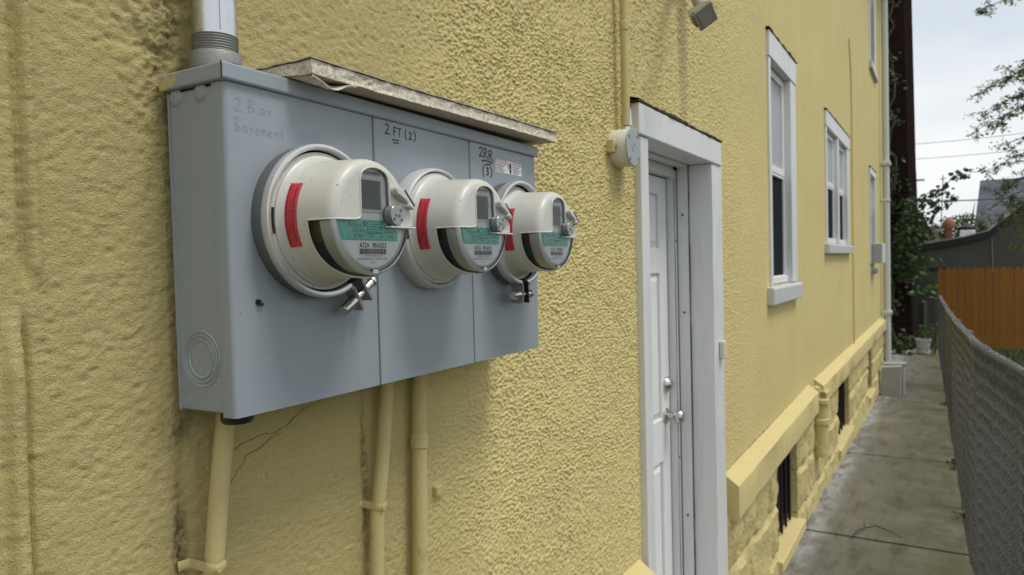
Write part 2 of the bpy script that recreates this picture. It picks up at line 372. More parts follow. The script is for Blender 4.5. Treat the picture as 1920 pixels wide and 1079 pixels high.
# ------------------------------------------------------------------ mesh helpers
class MB:
    def __init__(s): s.v = []; s.f = []; s.m = []
    def add(s, vs, fs, mi=0):
        o = len(s.v); s.v += [tuple(v) for v in vs]; s.f += [tuple(i + o for i in f) for f in fs]; s.m += [mi] * len(fs); return s
    def box(s, x0, x1, y0, y1, z0, z1, mi=0):
        v = [(x, y, z) for z in (z0, z1) for y in (y0, y1) for x in (x0, x1)]
        return s.add(v, [(0, 2, 3, 1), (4, 5, 7, 6), (0, 1, 5, 4), (2, 6, 7, 3), (0, 4, 6, 2), (1, 3, 7, 5)], mi)
    def quad(s, a, b, c, d, mi=0): return s.add([a, b, c, d], [(0, 1, 2, 3)], mi)
    def tube(s, pts, r, n=12, mi=0, cap=True):
        pts = [Vector(p) for p in pts]; rs = r if isinstance(r, (list, tuple)) else [r] * len(pts)
        vs, fs = [], []; ref = None
        for i, p in enumerate(pts):
            d = (pts[min(i + 1, len(pts) - 1)] - pts[max(i - 1, 0)]).normalized()
            if ref is None: ref = Vector((0, 0, 1)) if abs(d.z) < .9 else Vector((1, 0, 0))
            a = d.cross(ref).normalized(); b = d.cross(a).normalized(); ref = a.cross(d) * 1.0
            ref = b * -1 if False else ref
            for k in range(n):
                t = 2 * PI * k / n; vs.append(p + (a * math.cos(t) + b * math.sin(t)) * rs[i])
        for i in range(len(pts) - 1):
            for k in range(n):
                k2 = (k + 1) % n; fs.append((i * n + k, i * n + k2, (i + 1) * n + k2, (i + 1) * n + k))
        if cap:
            fs.append(tuple(range(n))[::-1]); fs.append(tuple(range((len(pts) - 1) * n, len(pts) * n)))
        return s.add(vs, fs, mi)
    def lathe(s, prof, n=64, mi=0, cx=0, cz=0, t0=0, t1=2 * PI, cap0=False, cap1=False, mif=None):
        """profile of (radius, out) about the local -y axis"""
        full = abs(t1 - t0 - 2 * PI) < 1e-6; m_ = n if full else n + 1
        vs = []
        for r, w in prof:
            for k in range(m_):
                t = t0 + (t1 - t0) * k / n; vs.append((cx + r * math.cos(t), -w, cz + r * math.sin(t)))
        for i in range(len(prof) - 1):
            pass
        fs = []; ms = []
        for i in range(len(prof) - 1):
            for k in range(n):
                k2 = (k + 1) % m_
                fs.append((i * m_ + k, i * m_ + k2, (i + 1) * m_ + k2, (i + 1) * m_ + k))
        if cap0: fs.append(tuple(range(m_))[::-1])
        if cap1: fs.append(tuple(range((len(prof) - 1) * m_, len(prof) * m_)))
        return s.add(vs, fs, mi)
    def zlathe(s, prof, n=24, c=(0, 0, 0), mi=0, cap=True):
        vs = [(c[0] + r * math.cos(2 * PI * k / n), c[1] + r * math.sin(2 * PI * k / n), c[2] + z) for r, z in prof for k in range(n)]
        fs = [(i * n + k, i * n + (k + 1) % n, (i + 1) * n + (k + 1) % n, (i + 1) * n + k) for i in range(len(prof) - 1) for k in range(n)]
        if cap: fs += [tuple(range(n))[::-1], tuple(range((len(prof) - 1) * n, len(prof) * n))]
        return s.add(vs, fs, mi)
    def prism(s, poly, axis, a, b, mi=0):
        """extrude a 2D polygon along an axis: 'x' poly=(y,z), 'y' poly=(x,z), 'z' poly=(x,y)"""
        n = len(poly)
        def P(u, v, w): return {'x': (w, u, v), 'y': (u, w, v), 'z': (u, v, w)}[axis]
        vs = [P(u, v, a) for u, v in poly] + [P(u, v, b) for u, v in poly]
        fs = [tuple(range(n)), tuple(range(n, 2 * n))[::-1]] + [(i, i + n, (i + 1) % n + n, (i + 1) % n) for i in range(n)]
        return s.add(vs, fs, mi)
    def build(s, name, mats, parent=None, smooth=None, bevel=0, seg=2, loc=None, kind=None, rot=None):
        me = bpy.data.meshes.new(name); me.from_pydata(s.v, [], s.f)
        mats = mats if isinstance(mats, (list, tuple)) else [mats]
        for m in mats: me.materials.append(MAT[m] if isinstance(m, str) else m)
        if len(mats) > 1: me.polygons.foreach_set('material_index', s.m)
        bm = bmesh.new(); bm.from_mesh(me); bmesh.ops.recalc_face_normals(bm, faces=bm.faces)
        if bevel:
            es = [e for e in bm.edges if len(e.link_faces) == 2 and e.calc_face_angle(0) > rad(35)]
            bmesh.ops.bevel(bm, geom=es, offset=bevel, segments=seg, affect='EDGES', profile=.5, clamp_overlap=True)
        bm.to_mesh(me); bm.free()
        o = bpy.data.objects.new(name, me); COL.objects.link(o)
        if smooth is not None:
            me.polygons.foreach_set('use_smooth', [True] * len(me.polygons))
            try: me.set_sharp_from_angle(angle=rad(smooth))
            except Exception: pass
        if parent: o.parent = parent
        if loc: o.location = loc
        if rot: o.rotation_euler = rot
        if kind: o['kind'] = kind
        return o
def raw(name, V, Fc, mats, parent=None, smooth=False, kind=None):
    me = bpy.data.meshes.new(name)
    V = np.asarray(V, np.float32); Fc = np.asarray(Fc, np.int32); k = Fc.shape[1]
    me.vertices.add(len(V)); me.vertices.foreach_set('co', V.ravel())
    me.loops.add(Fc.size); me.loops.foreach_set('vertex_index', Fc.ravel())
    me.polygons.add(len(Fc)); me.polygons.foreach_set('loop_start', np.arange(0, Fc.size, k, dtype=np.int32))
    me.polygons.foreach_set('loop_total', np.full(len(Fc), k, np.int32))
    me.update(calc_edges=True)
    for m in (mats if isinstance(mats, (list, tuple)) else [mats]): me.materials.append(MAT[m])
    if smooth: me.polygons.foreach_set('use_smooth', [True] * len(Fc))
    me.validate()
    o = bpy.data.objects.new(name, me); COL.objects.link(o)
    if parent: o.parent = parent
    if kind: o['kind'] = kind
    return o
def thing(name, label, cat, loc=(0, 0, 0), rz=0, group=None):
    o = bpy.data.objects.new(name, None); COL.objects.link(o); o.empty_display_size = .1
    o.location = loc; o.rotation_euler = (0, 0, rz); return tag(o, label, cat, group)
def tag(o, label, cat, group=None):
    o['label'] = label; o['category'] = cat
    if group: o['group'] = group
    return o
def text_mesh(txt, h, w=None, bold=0.0, extrude=0):
    """verts (x,y) and faces of a line of lettering, left-aligned at 0, cap height h, optional total width w"""
    cu = bpy.data.curves.new('lettering', 'FONT'); cu.body = txt; cu.size = 1; cu.resolution_u = 2; cu.offset = bold
    ob = bpy.data.objects.new('lettering', cu); COL.objects.link(ob)
    dg = bpy.context.evaluated_depsgraph_get(); me = ob.evaluated_get(dg).to_mesh()
    v = np.array([p.co[:2] for p in me.vertices]) if len(me.vertices) else np.zeros((0, 2)); f = [tuple(p.vertices) for p in me.polygons]
    ob.evaluated_get(dg).to_mesh_clear(); bpy.data.objects.remove(ob); bpy.data.curves.remove(cu)
    if len(v) == 0: return v, f
    v[:, 0] -= v[:, 0].min()
    sx = h / .70; v[:, 1] *= sx; v[:, 0] *= (w / v[:, 0].max()) if w else sx
    return v, f
def vn(x, y, seed=0):
    """2D value noise in 0..1"""
    x = np.asarray(x, float); y = np.asarray(y, float)
    xi = np.floor(x).astype(np.int64); yi = np.floor(y).astype(np.int64); fx = x - xi; fy = y - yi
    fx = fx * fx * fx * (fx * (fx * 6 - 15) + 10); fy = fy * fy * fy * (fy * (fy * 6 - 15) + 10)
    def h(a, b):
        n = (a * 374761393 + b * 668265263 + seed * 1442695041) & 0x7fffffff
        n = ((n ^ (n >> 13)) * 1274126177) & 0x7fffffff
        return ((n ^ (n >> 16)) & 0xffff) / 65535.0
    return (h(xi, yi) * (1 - fx) + h(xi + 1, yi) * fx) * (1 - fy) + (h(xi, yi + 1) * (1 - fx) + h(xi + 1, yi + 1) * fx) * fy
def fbm(x, y, seed=0, o=4):
    s = 0; a = .5; t = 0
    for i in range(o): s = s + a * vn(x * 2 ** i + i * 7.3, y * 2 ** i + i * 3.1, seed + i); t += a; a *= .55
    return s / t
def cells(x, y, seed=0):
    """rounded grains: distance to the nearest scattered point and that point's own random value"""
    x = np.asarray(x, float); y = np.asarray(y, float); xi = np.floor(x).astype(np.int64); yi = np.floor(y).astype(np.int64)
    def h(a, b, k):
        n = (a * 374761393 + b * 668265263 + (seed + k) * 1442695041) & 0x7fffffff
        n = ((n ^ (n >> 13)) * 1274126177) & 0x7fffffff
        return ((n ^ (n >> 16)) & 0xffff) / 65535.0
    best = np.full(x.shape, 9.0); val = np.zeros(x.shape)
    for i in (-1, 0, 1):
        for j in (-1, 0, 1):
            a, b = xi + i, yi + j
            d = np.hypot(a + h(a, b, 1) - x, b + h(a, b, 2) - y); k = d < best
            val = np.where(k, h(a, b, 3), val); best = np.where(k, d, best)
    return best, val
def smooth(x, a, b):
    t = np.clip((np.asarray(x, float) - a) / (b - a), 0, 1); return t * t * (3 - 2 * t)
def ground_z(x): return .24 - .033 * np.minimum(x, 22.0)

# ------------------------------------------------------------------ setting: ground, lawn, walkway
def ground():
    xs = [-60, -20, 0, 5, 10, 15, 22, 60, 300, 900]; ys = [-900, -200, -40, -8, -2, 2, 40, 200, 900]
    V = [(x, y, float(ground_z(max(x, -2))) - .10) for y in ys for x in xs]; n = len(xs)
    Fc = [(j * n + i, j * n + i + 1, (j + 1) * n + i + 1, (j + 1) * n + i) for j in range(len(ys) - 1) for i in range(n - 1)]
    o = raw('ground', V, Fc, 'lawn'); o['kind'] = 'structure'
ground()
def fence_y(x): return -.885 + .0163 * (x - 4.323) - .125 * np.maximum(0, 4.45 - np.asarray(x, float)) + .0 * x
wk = MB()
pr = [(-2, .45), (22, .45)]
wk.add([(-2, .3, float(ground_z(-2)) - .06), (22, .3, float(ground_z(22)) - .06), (22, -.78, float(ground_z(22)) - .06), (-2, -2.2, float(ground_z(-2)) - .06),
        (-2, .3, float(ground_z(-2)) - .13), (22, .3, float(ground_z(22)) - .13), (22, -.78, float(ground_z(22)) - .13), (-2, -2.2, float(ground_z(-2)) - .13)],
       [(0, 1, 2, 3), (4, 5, 6, 7), (0, 1, 5, 4), (1, 2, 6, 5), (2, 3, 7, 6), (3, 0, 4, 7)])
walk = wk.build('walkway', 'earth'); walk['kind'] = 'structure'
joints = [-.6, .9, 2.1, 3.4, 4.67, 5.93, 7.0, 8.75, 10.4, 12.37, 14.0, 15.8, 17.3, 19.0]
for i in range(len(joints) - 1):
    a, b = joints[i] + .0035, joints[i + 1] - .0035
    n, q = max(3, int((b - a) / .12)), 7
    dz = rng.uniform(-.004, .004) + (-.022 if a > 12 else 0)
    tl = rng.uniform(-.003, .003)
    V = []; Fc = []
    for iy in range(q + 1):
        for ix in range(n + 1):
            x = a + (b - a) * ix / n; y0 = .05 if x < 12.4 else .6; ye = float(fence_y(x)) - .012 + .012 * (vn(x * 3, 1) - .5)
            y = y0 + (ye - y0) * iy / q
            ed = min(ix, n - ix) == 0 or iy == q
            z = float(ground_z(x)) + dz + tl * (ix / n - .5) + .006 * (fbm(np.array(x * 1.5), np.array(y * 1.5), 3) - .5) - (.005 if ed else 0)
            V.append((x, y, z))
    for iy in range(q):
        for ix in range(n): Fc.append((iy * (n + 1) + ix, (iy + 1) * (n + 1) + ix, (iy + 1) * (n + 1) + ix + 1, iy * (n + 1) + ix + 1))
    top = len(V); ring = [ix for ix in range(n + 1)] + [iy * (n + 1) + n for iy in range(1, q + 1)] + [q * (n + 1) + ix for ix in range(n - 1, -1, -1)] + [iy * (n + 1) for iy in range(q - 1, 0, -1)]
    V += [(V[k][0], V[k][1], V[k][2] - .08) for k in ring]
    for k in range(len(ring)):
        k2 = (k + 1) % len(ring); Fc.append((ring[k], ring[k2], top + k2, top + k))
    s = MB(); s.add(V, Fc); s.build('concrete_slab', 'concrete', walk, smooth=40)

# ------------------------------------------------------------------ the house
house = thing('yellow_house', 'yellow stucco house wall with white trimmed door and windows beside the walkway', 'house')
def wall_y(x, z):
    """outer surface of the stucco (negative = towards the walkway)"""
    x = np.asarray(x, float); z = np.asarray(z, float)
    near = 1 - smooth(x, 1.6, 2.6)
    y = -.014 * (1 - smooth(x, .55, 1.5))
    y = y - .0045 * (fbm(x / .23, z / .23, 5, 3) - .5) * (.4 + .6 * near)
    y = y - .004 * (fbm(x / 1.6, z / 1.1, 55, 2) - .5) * smooth(x, 2.9, 4.5)
    lf = 1 - smooth(x, .85, 1.25)
    y = y - lf * .0017 * (fbm(x / .045, z / .035, 9, 3) - .5)
    peb = smooth(x, .8, 1.25) * (1 - .72 * smooth(x, 2.2, 4.2)) * (1 - smooth(x, 4.1, 4.4))
    if np.size(x) > 1:
        d, v = cells(np.where(x > 2.039, 268.4 + (x - 2.04) / .0125, x / .0076) + .5 * fbm(x / .02, z / .02, 61, 2), np.where(x > 2.039, z / .0072, z / .0052) + .5 * fbm(x / .02, z / .02, 63, 2), 5)
        y = y - peb * (.0008 + .0042 * v) * np.sqrt(1 - np.clip(d / (.42 + .22 * v), 0, 1) ** 2) * (.55 + .75 * fbm(x / .05, z / .035, 71, 2))
        d, v = cells(x / .016, z / .013, 8)
        y = y + (1 - smooth(x, .8, 1.25)) * .0016 * (v > .62) * np.clip(1 - d * 2.2, 0, 1)
        y = y - (1 - smooth(x, .8, 1.25)) * .0013 * (fbm(x / .0070, z / .0060, 81, 3) - .5) * 2
    # plastered-over pipe at the left edge and a shallow groove above it
    cx = .3425 + .012 * (z - 1.6)
    rid = np.exp(-((x - cx) / .0085) ** 4) * (1 - smooth(z, 1.66, 1.73))
    y = y - .014 * rid * (.8 + .4 * vn(z * 22, x * 3, 4))
    y = y + .011 * np.exp(-((x - cx - .0112) / .0028) ** 2) * (1 - smooth(z, 1.68, 1.73))
    y = y + .009 * np.exp(-((x - .357) / .0040) ** 2) * smooth(z, 1.735, 1.77) - .006 * np.exp(-((x - .367) / .006) ** 2) * smooth(z, 1.735, 1.77)
    # rough patching round the riser pipe, eroded channel behind the left conduit
    pz = np.exp(-((x - .50) / .035) ** 2 - ((z - 2.02) / .10) ** 2)
    y = y - .016 * pz * (fbm(x / .012, z / .012, 33, 3) - .40)
    ch = np.exp(-((x - .515) / .009) ** 2) * np.exp(-((z - 1.42) / .10) ** 2)
    y = y + .012 * ch * (fbm(x / .01, z / .02, 41, 3) + .2)
    ch2 = np.exp(-((x - .828) / .008) ** 2) * np.exp(-((z - 1.42) / .15) ** 2)
    y = y + .007 * ch2 * (fbm(x / .01, z / .015, 43, 3) + .2)
    return y
def lines(*segs):
    out = []
    for a, b, s in segs:
        n = max(1, int(round((b - a) / s))); out += list(np.linspace(a, b, n + 1)[:-1])
    return np.array(out + [segs[-1][1]])
WALLV = []; WALLF = []; off = 0
def panel(xs, zs, holes=()):
    global off
    Xg, Zg = np.meshgrid(xs, zs); Yg = wall_y(Xg, Zg)
    V = np.stack([Xg, Yg, Zg], -1).reshape(-1, 3); nx = len(xs)
    i, j = np.meshgrid(np.arange(nx - 1), np.arange(len(zs) - 1)); i = i.ravel(); j = j.ravel()
    xc = (xs[i] + xs[i + 1]) / 2; zc = (zs[j] + zs[j + 1]) / 2; keep = np.ones(len(i), bool)
    for x0, x1, z0, z1 in holes: keep &= ~((xc > x0) & (xc < x1) & (zc > z0) & (zc < z1))
    i, j = i[keep], j[keep]
    Fc = np.stack([j * nx + i, j * nx + i + 1, (j + 1) * nx + i + 1, (j + 1) * nx + i], -1) + off
    WALLV.append(V); WALLF.append(Fc); off += len(V)
TOPZ = 6.4
panel(lines((-.5, .30, .006), (.30, .80, .0026), (.80, 1.5, .0024), (1.5, 2.04, .0030)), lines((.05, .75, .1), (.75, .84, .02), (.84, 1.2, .0028), (1.2, 2.3, .0019), (2.3, 2.72, .0030), (2.72, TOPZ, .12)))
W1 = (3.965, 4.53, 1.61, 2.80); W2 = (6.09, 7.44, 1.865, 2.765); W3 = (9.95, 10.66, 1.66, 2.77); W4 = (10.18, 10.83, 4.20, 5.95)
HOLES = [(2.04, 2.80, -1, 2.15), W1, W2, W3, W4]
def gl(base, extra):
    a = sorted(set([round(float(v), 4) for v in base] + [round(e, 4) for e in extra])); return np.array(a)
panel(gl(lines((2.04, 4.2, .0058), (4.2, 12.3, .09)), [h[0] for h in HOLES] + [h[1] for h in HOLES]),
      gl(lines((.70, .86, .03), (.86, 3.0, .0036), (3.0, TOPZ, .12)), [h[2] for h in HOLES if h[2] > .7] + [h[3] for h in HOLES]), HOLES)
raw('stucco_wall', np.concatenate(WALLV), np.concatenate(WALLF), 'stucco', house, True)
# the body of the house behind, so that openings are dark and the far end is solid
hb = MB()
hb.box(-.5, 12.29, .32, 8, -.6, TOPZ); hb.build('inner_shell', 'dark', house)
hb = MB(); hb.quad((12.3, 0, -.6), (12.3, 8, -.6), (12.3, 8, TOPZ), (12.3, 0, TOPZ)); hb.build('end_wall', 'yellow', house)
hb = MB(); hb.quad((-.5, 0, -.6), (-.5, 8, -.6), (-.5, 8, TOPZ), (-.5, 0, TOPZ)); hb.build('end_wall', 'yellow', house)
rf = MB(); rf.prism([(-.45, TOPZ), (8.4, TOPZ), (4, TOPZ + 2.2)], 'x', -.7, 12.45); rf.build('roof', 'shingle', house)
gt = MB(); gt.prism([(-.46, TOPZ - .10), (-.60, TOPZ - .10), (-.60, TOPZ + .03), (-.46, TOPZ + .03)], 'x', -.7, 12.45); gt.build('gutter', 'downpipe', house)

# water table (the projecting ledge), in the three lengths seen
def ledge(x0, x1, zb0, zb1, name='ledge', pr=.062, th_=.145, end=0):
    m = MB(); n = max(2, int((x1 - x0) / .12)); V = []; Fc = []
    sec = [(.01, .042), (-.004, .042), (-pr, 0), (-pr - .002, -.006), (-pr, -th_ + .01), (-pr + .008, -th_), (.01, -th_)]
    for i in range(n + 1):
        t = i / n; x = x0 + (x1 - x0) * t; zt = zb0 + (zb1 - zb0) * t
        for j, (y, z) in enumerate(sec):
            xx = x + (end * .02 if (i == 0 and j in (2, 3, 4)) else 0)
            w = 0 if y > -.003 else .0025 * (vn(x * 6 + j * 9, j * 3.3, 8) - .5) * 2
            V.append((xx, y + w, zt + z + w * .8))
    k = len(sec)
    for i in range(n):
        for j in range(k): Fc.append((i * k + j, i * k + (j + 1) % k, (i + 1) * k + (j + 1) % k, (i + 1) * k + j))
    Fc += [tuple(range(k)), tuple(range(n * k, n * k + k))[::-1]]
    m.add(V, Fc); return m.build(name, 'yellow', house, smooth=28)
ledge(-.5, 1.985, .842, .832)
ledge(2.95, 5.12, .828, .860)
ledge(5.36, 12.28, .860, .822)
# foundation of rock-faced blocks with two barred basement openings
FB = MB(); FB.box(2.9, 12.27, .175, .30, -.6, .74)
FB.box(-.5, 1.98, .03, .30, -.2, .74); FB.build('foundation_core', 'yellow_stone', house)
BW = [(3.93, 4.60, .17, .70), (6.45, 7.40, .17, .71), (9.3, 9.9, .12, .70)]
def rock(x0, x1, z0, z1, seed):
    n = max(4, int((x1 - x0) / .022)) if x0 < 6.7 else max(4, int((x1 - x0) / .04)); q = max(3, int((z1 - z0) / .024)); V = []; Fc = []
    for j in range(q + 1):
        for i in range(n + 1):
            u, v = i / n, j / q; x = x0 + (x1 - x0) * u; z = z0 + (z1 - z0) * v
            e = min(min(u, 1 - u) * (x1 - x0), min(v, 1 - v) * (z1 - z0))
            b = smooth(e, 0, .022)
            y = -.008 - b * (.003 + .040 * float(fbm(np.array(x / .12), np.array(z / .10), 77, 4)) ** 1.2 - .012 * max(0, float(vn(x / .03, z / .03, seed)) - .6))
            V.append((x, y, z))
    for j in range(q):
        for i in range(n): Fc.append((j * (n + 1) + i, j * (n + 1) + i + 1, (j + 1) * (n + 1) + i + 1, (j + 1) * (n + 1) + i))
    ring = [i for i in range(n + 1)] + [j * (n + 1) + n for j in range(1, q + 1)] + [q * (n + 1) + i for i in range(n - 1, -1, -1)] + [j * (n + 1) for j in range(q - 1, 0, -1)]
    t = len(V); V += [(V[k][0], .165, V[k][2]) for k in ring]
    for k in range(len(ring)): Fc.append((ring[k], ring[(k + 1) % len(ring)], t + (k + 1) % len(ring), t + k))
    m = MB(); m.add(V, Fc); return m.build('foundation_stone', 'yellow_stone', house, smooth=35)
seed = 100
cuts = [2.93] + [v for b in BW for v in b[:2]] + [12.27]
for a, b in zip(cuts[0::2], cuts[1::2]):
    for row, (za, zb) in enumerate(((-.45, -.12), (-.12, .20), (.20, .46), (.46, .715))):
        if zb < ground_z(a) and zb < ground_z(b): continue
        x = a
        first = True
        while x < b - .02:
            w = rng.uniform(.34, .56) * (.6 if first and row % 2 else 1); first = False
            x2 = b if x + w > b - .18 else x + w
            rock(x + .003, x2 - .003, za + .003, zb - .003, seed); seed += 1; x = x2
for k, (a, b, z0, z1) in enumerate(BW):
    for za, zb in ((-.45, -.12), (-.12, z0 - .07)):
        if zb - za > .05: rock(a, b, za + .003, zb - .003, seed); seed += 1
    fr = MB(); fr.box(a, a + .03, .04, .07, z0, z1); fr.box(b - .03, b, .04, .07, z0, z1); fr.box(a + .03, b - .03, .04, .07, z1 - .03, z1); fr.box(a + .03, b - .03, .04, .07, z0, z0 + .03)
    bw = fr.build('basement_window', 'bars', house)
    MB().box(a, b, .075, .08, z0, z1).build('pane', 'dark', bw)
    nb = 5
    for i in range(nb):
        x = a + (b - a) * (i + .7) / (nb + .4)
        MB().tube([(x, .022, z0 + .01), (x, .022, z1)], .008, 8).build('bar', 'bars', bw, smooth=60)
    s = MB(); s.prism([(-.052, z0 - .075), (.11, z0 - .075), (.11, z0 + .012), (-.052, z0 - .012)], 'x', a - .03, b + .03)
    s.build('window_ledge', 'yellow', bw, bevel=.006)

# ------------------------------------------------------------------ door
DT = .022
def door():
    m = MB()   # casing: two legs and the head board, proud of the stucco
    XL0, XL1, XR0, XR1, ZH0, ZH1, ZB = 2.016, 2.080, 2.768, 2.908, 2.122, 2.214, .22
    d = MB(); d.box(XL0, XL1, -DT, .06, ZB, ZH0 - .002)
    dr = d.build('door', 'trim', house, bevel=.003)
    n = 40; V = []; Fc = []                                     # right leg, clad in dented sheet metal
    for i in range(n + 1):
        z = ZB + (ZH0 - .002 - ZB) * i / n
        for j in range(5):
            x = XR0 + (XR1 - XR0) * j / 4
            wob = .010 * (vn(z * 3.1, 3) - .5) * (1 if j == 4 else .25)
            dent = .006 * max(0, vn(z * 11, j * 1.7, 12) - .62) * (1 if j in (2, 3) else .3) * 3
            V.append((x + wob, -DT + dent + .002 * (vn(z * 5, j, 2) - .5), z))
    for i in range(n):
        for j in range(4): Fc.append((i * 5 + j, i * 5 + j + 1, (i + 1) * 5 + j + 1, (i + 1) * 5 + j))
    t = len(V)
    for i in range(n + 1): V += [(V[i * 5][0], .066, V[i * 5][2]), (V[i * 5 + 4][0], .03, V[i * 5 + 4][2])]
    for i in range(n): Fc += [(i * 5, (i + 1) * 5, t + 2 * i + 2, t + 2 * i), (i * 5 + 4, t + 2 * i + 1, t + 2 * i + 3, (i + 1) * 5 + 4)]
    k = MB(); k.add(V, Fc); k.build('jamb_cladding', 'trim', dr, smooth=40)
    h = MB(); h.box(XL0 - .022, XR1 - .016, -DT - .006, .066, ZH0, ZH1); h.build('head_casing', 'trim', dr, bevel=.004)
    g = MB(); n = 60; V = []; Fc = []                            # grimy drip edge above
    for i in range(n + 1):
        x = XL0 - .04 + (XR1 + .035 - XL0) * i / n; a = .008 * vn(x * 30, 2, 5); b = .010 * vn(x * 24, 8, 6)
        V += [(x, .01, ZH1 + .002), (x, -DT - .004 - a, ZH1 + .002), (x, -DT - .006 - a, ZH1 + .006 + b * .5), (x, -.004, ZH1 + .012 + b)]
    for i in range(n):
        for j in range(4): Fc.append((i * 4 + j, i * 4 + (j + 1) % 4, (i + 1) * 4 + (j + 1) % 4, (i + 1) * 4 + j))
    g.add(V, Fc); g.build('drip_edge', 'grimy_edge', dr, smooth=40)
    # recess: jamb boards and stop strips
    s = MB()
    s.box(XR0 - .012, XR0 + .03, .068, .112, ZB, ZH0 + .01); s.build('outer_stop', 'trim', dr, bevel=.004)
    s = MB(); s.box(XR0 - .036, XR0 + .03, .116, .15, ZB, ZH0 - .015); s.build('inner_stop', 'trim', dr, bevel=.004)
    s = MB(); V = []
    for i in range(121):
        z = ZB + (ZH0 - ZB) * i / 120; w = .0015 + .010 * max(0, float(vn(z * 9, 2, 31)) - .42) + .003 * float(vn(z * 40, 5, 32))
        V += [(XR0 - .0125, .0674, z), (XR0 - .0125 + w + .003, .0668, z)]
    s.add(V, [(2 * i, 2 * i + 1, 2 * i + 3, 2 * i + 2) for i in range(120)]); s.build('gap_strip', 'crack', dr)
    s = MB(); V = []
    for i in range(91):
        z = ZB + (ZH0 - .05 - ZB) * i / 90; w = .001 + .006 * max(0, float(vn(z * 7, 9, 35)) - .45)
        V += [(XR0 - .0365, .1153, z), (XR0 - .0365 + w + .002, .1153, z)]
    s.add(V, [(2 * i, 2 * i + 1, 2 * i + 3, 2 * i + 2) for i in range(90)]); s.build('gap_strip', 'crack', dr)
    s = MB(); s.box(XL1 + .002, XR0 - .014, .068, .112, ZH0 - .008, ZH0 + .04); s.build('head_stop', 'trim', dr, bevel=.004)
    s = MB(); s.box(XL1 + .002, XR0 - .038, .116, .16, ZH0 - .045, ZH0 + .03); s.build('head_rail', 'trim', dr, bevel=.004)
    s = MB(); s.box(XL0 + .01, XL1, .062, .18, ZB, ZH0); s.build('hinge_jamb', 'trim', dr, bevel=.003)
    s = MB(); s.box(XL1, XR0 + .02, .0, .2, ZB - .06, ZB); s.build('threshold', 'sill', dr, bevel=.006)
    # leaf: stiles, rails, raised panels
    yf = .146; lf = MB(); x0, x1, z0, z1 = XL1 - .01, XR0 - .042, ZB + .01, ZH0 - .05
    lf.box(x0, x1, yf + .012, yf + .045, z0, z1)
    px = [(x0 + .10, x0 + .10 + .20), (x1 - .10 - .20 + .05, x1 - .085)]
    pz = [(.36, .60), (.70, 1.00), (1.145, 1.70), (1.80, 2.01)]
    xsr = [(x0, px[0][0]), (px[0][1], px[1][0]), (px[1][1], x1)]
    pz = [(.34, .985), (1.15, 1.705), (1.80, 2.005)]
    for a, b in xsr: lf.box(a, b, yf, yf + .012, z0, z1)
    zz = [(z0, pz[0][0]), (pz[0][1], pz[1][0]), (pz[1][1], pz[2][0]), (pz[2][1], z1)]
    for a, b in zz:
        for p in px: lf.box(p[0], p[1], yf, yf + .012, a, b)
    lo = lf.build('door_leaf', 'door', dr, bevel=.003)
    for p in px:
        for a, b in pz:
            pm = MB(); e = .004; i_ = .03
            V = [(p[0] + e, yf + .0115, a + e), (p[1] - e, yf + .0115, a + e), (p[1] - e, yf + .0115, b - e), (p[0] + e, yf + .0115, b - e),
                 (p[0] + i_, yf + .002, a + i_), (p[1] - i_, yf + .002, a + i_), (p[1] - i_, yf + .002, b - i_), (p[0] + i_, yf + .002, b - i_)]
            pm.add(V, [(0, 1, 5, 4), (1, 2, 6, 5), (2, 3, 7, 6), (3, 0, 4, 7), (4, 5, 6, 7)]); pm.build('door_panel', 'door', dr)
    kx = x1 - .055
    m = MB(); m.lathe([(.030, 0), (.030, .006), (.024, .010), (.011, .012), (.011, .034), (.020, .040), (.0265, .052), (.0265, .062), (.020, .070), (.006, .0725)], 28, cap1=True)
    m.build('door_knob', 'nickel', dr, smooth=40, loc=(kx + .004, yf, 1.155))
    m = MB(); m.lathe([(.030, 0), (.028, .012), (.018, .022), (.015, .024)], 28, cap1=True); m.build('deadbolt', 'nickel', dr, smooth=40, loc=(kx + .012, yf, 1.275))
    for (sx, sy, sz) in ((XR0 - .026, .115, 1.83), (XR0 - .026, .115, .98), (XR0 - .013, .09, 1.93), (XR0 - .013, .09, 1.55), (XR0 - .013, .09, .75)):
        s = MB(); s.tube([(sx + .002, sy, sz), (sx - .004 - .001, sy, sz)] if sy == .09 else [(sx, sy + .002, sz), (sx, sy - .001, sz)], .004, 8); s.build('screw_hole', 'crack', dr)
    s = MB(); s.box(2.832, 2.868, -DT - .020, -DT - .001, 1.362, 1.432); s.build('lock_tag', 'cream', dr, bevel=.004)
door()

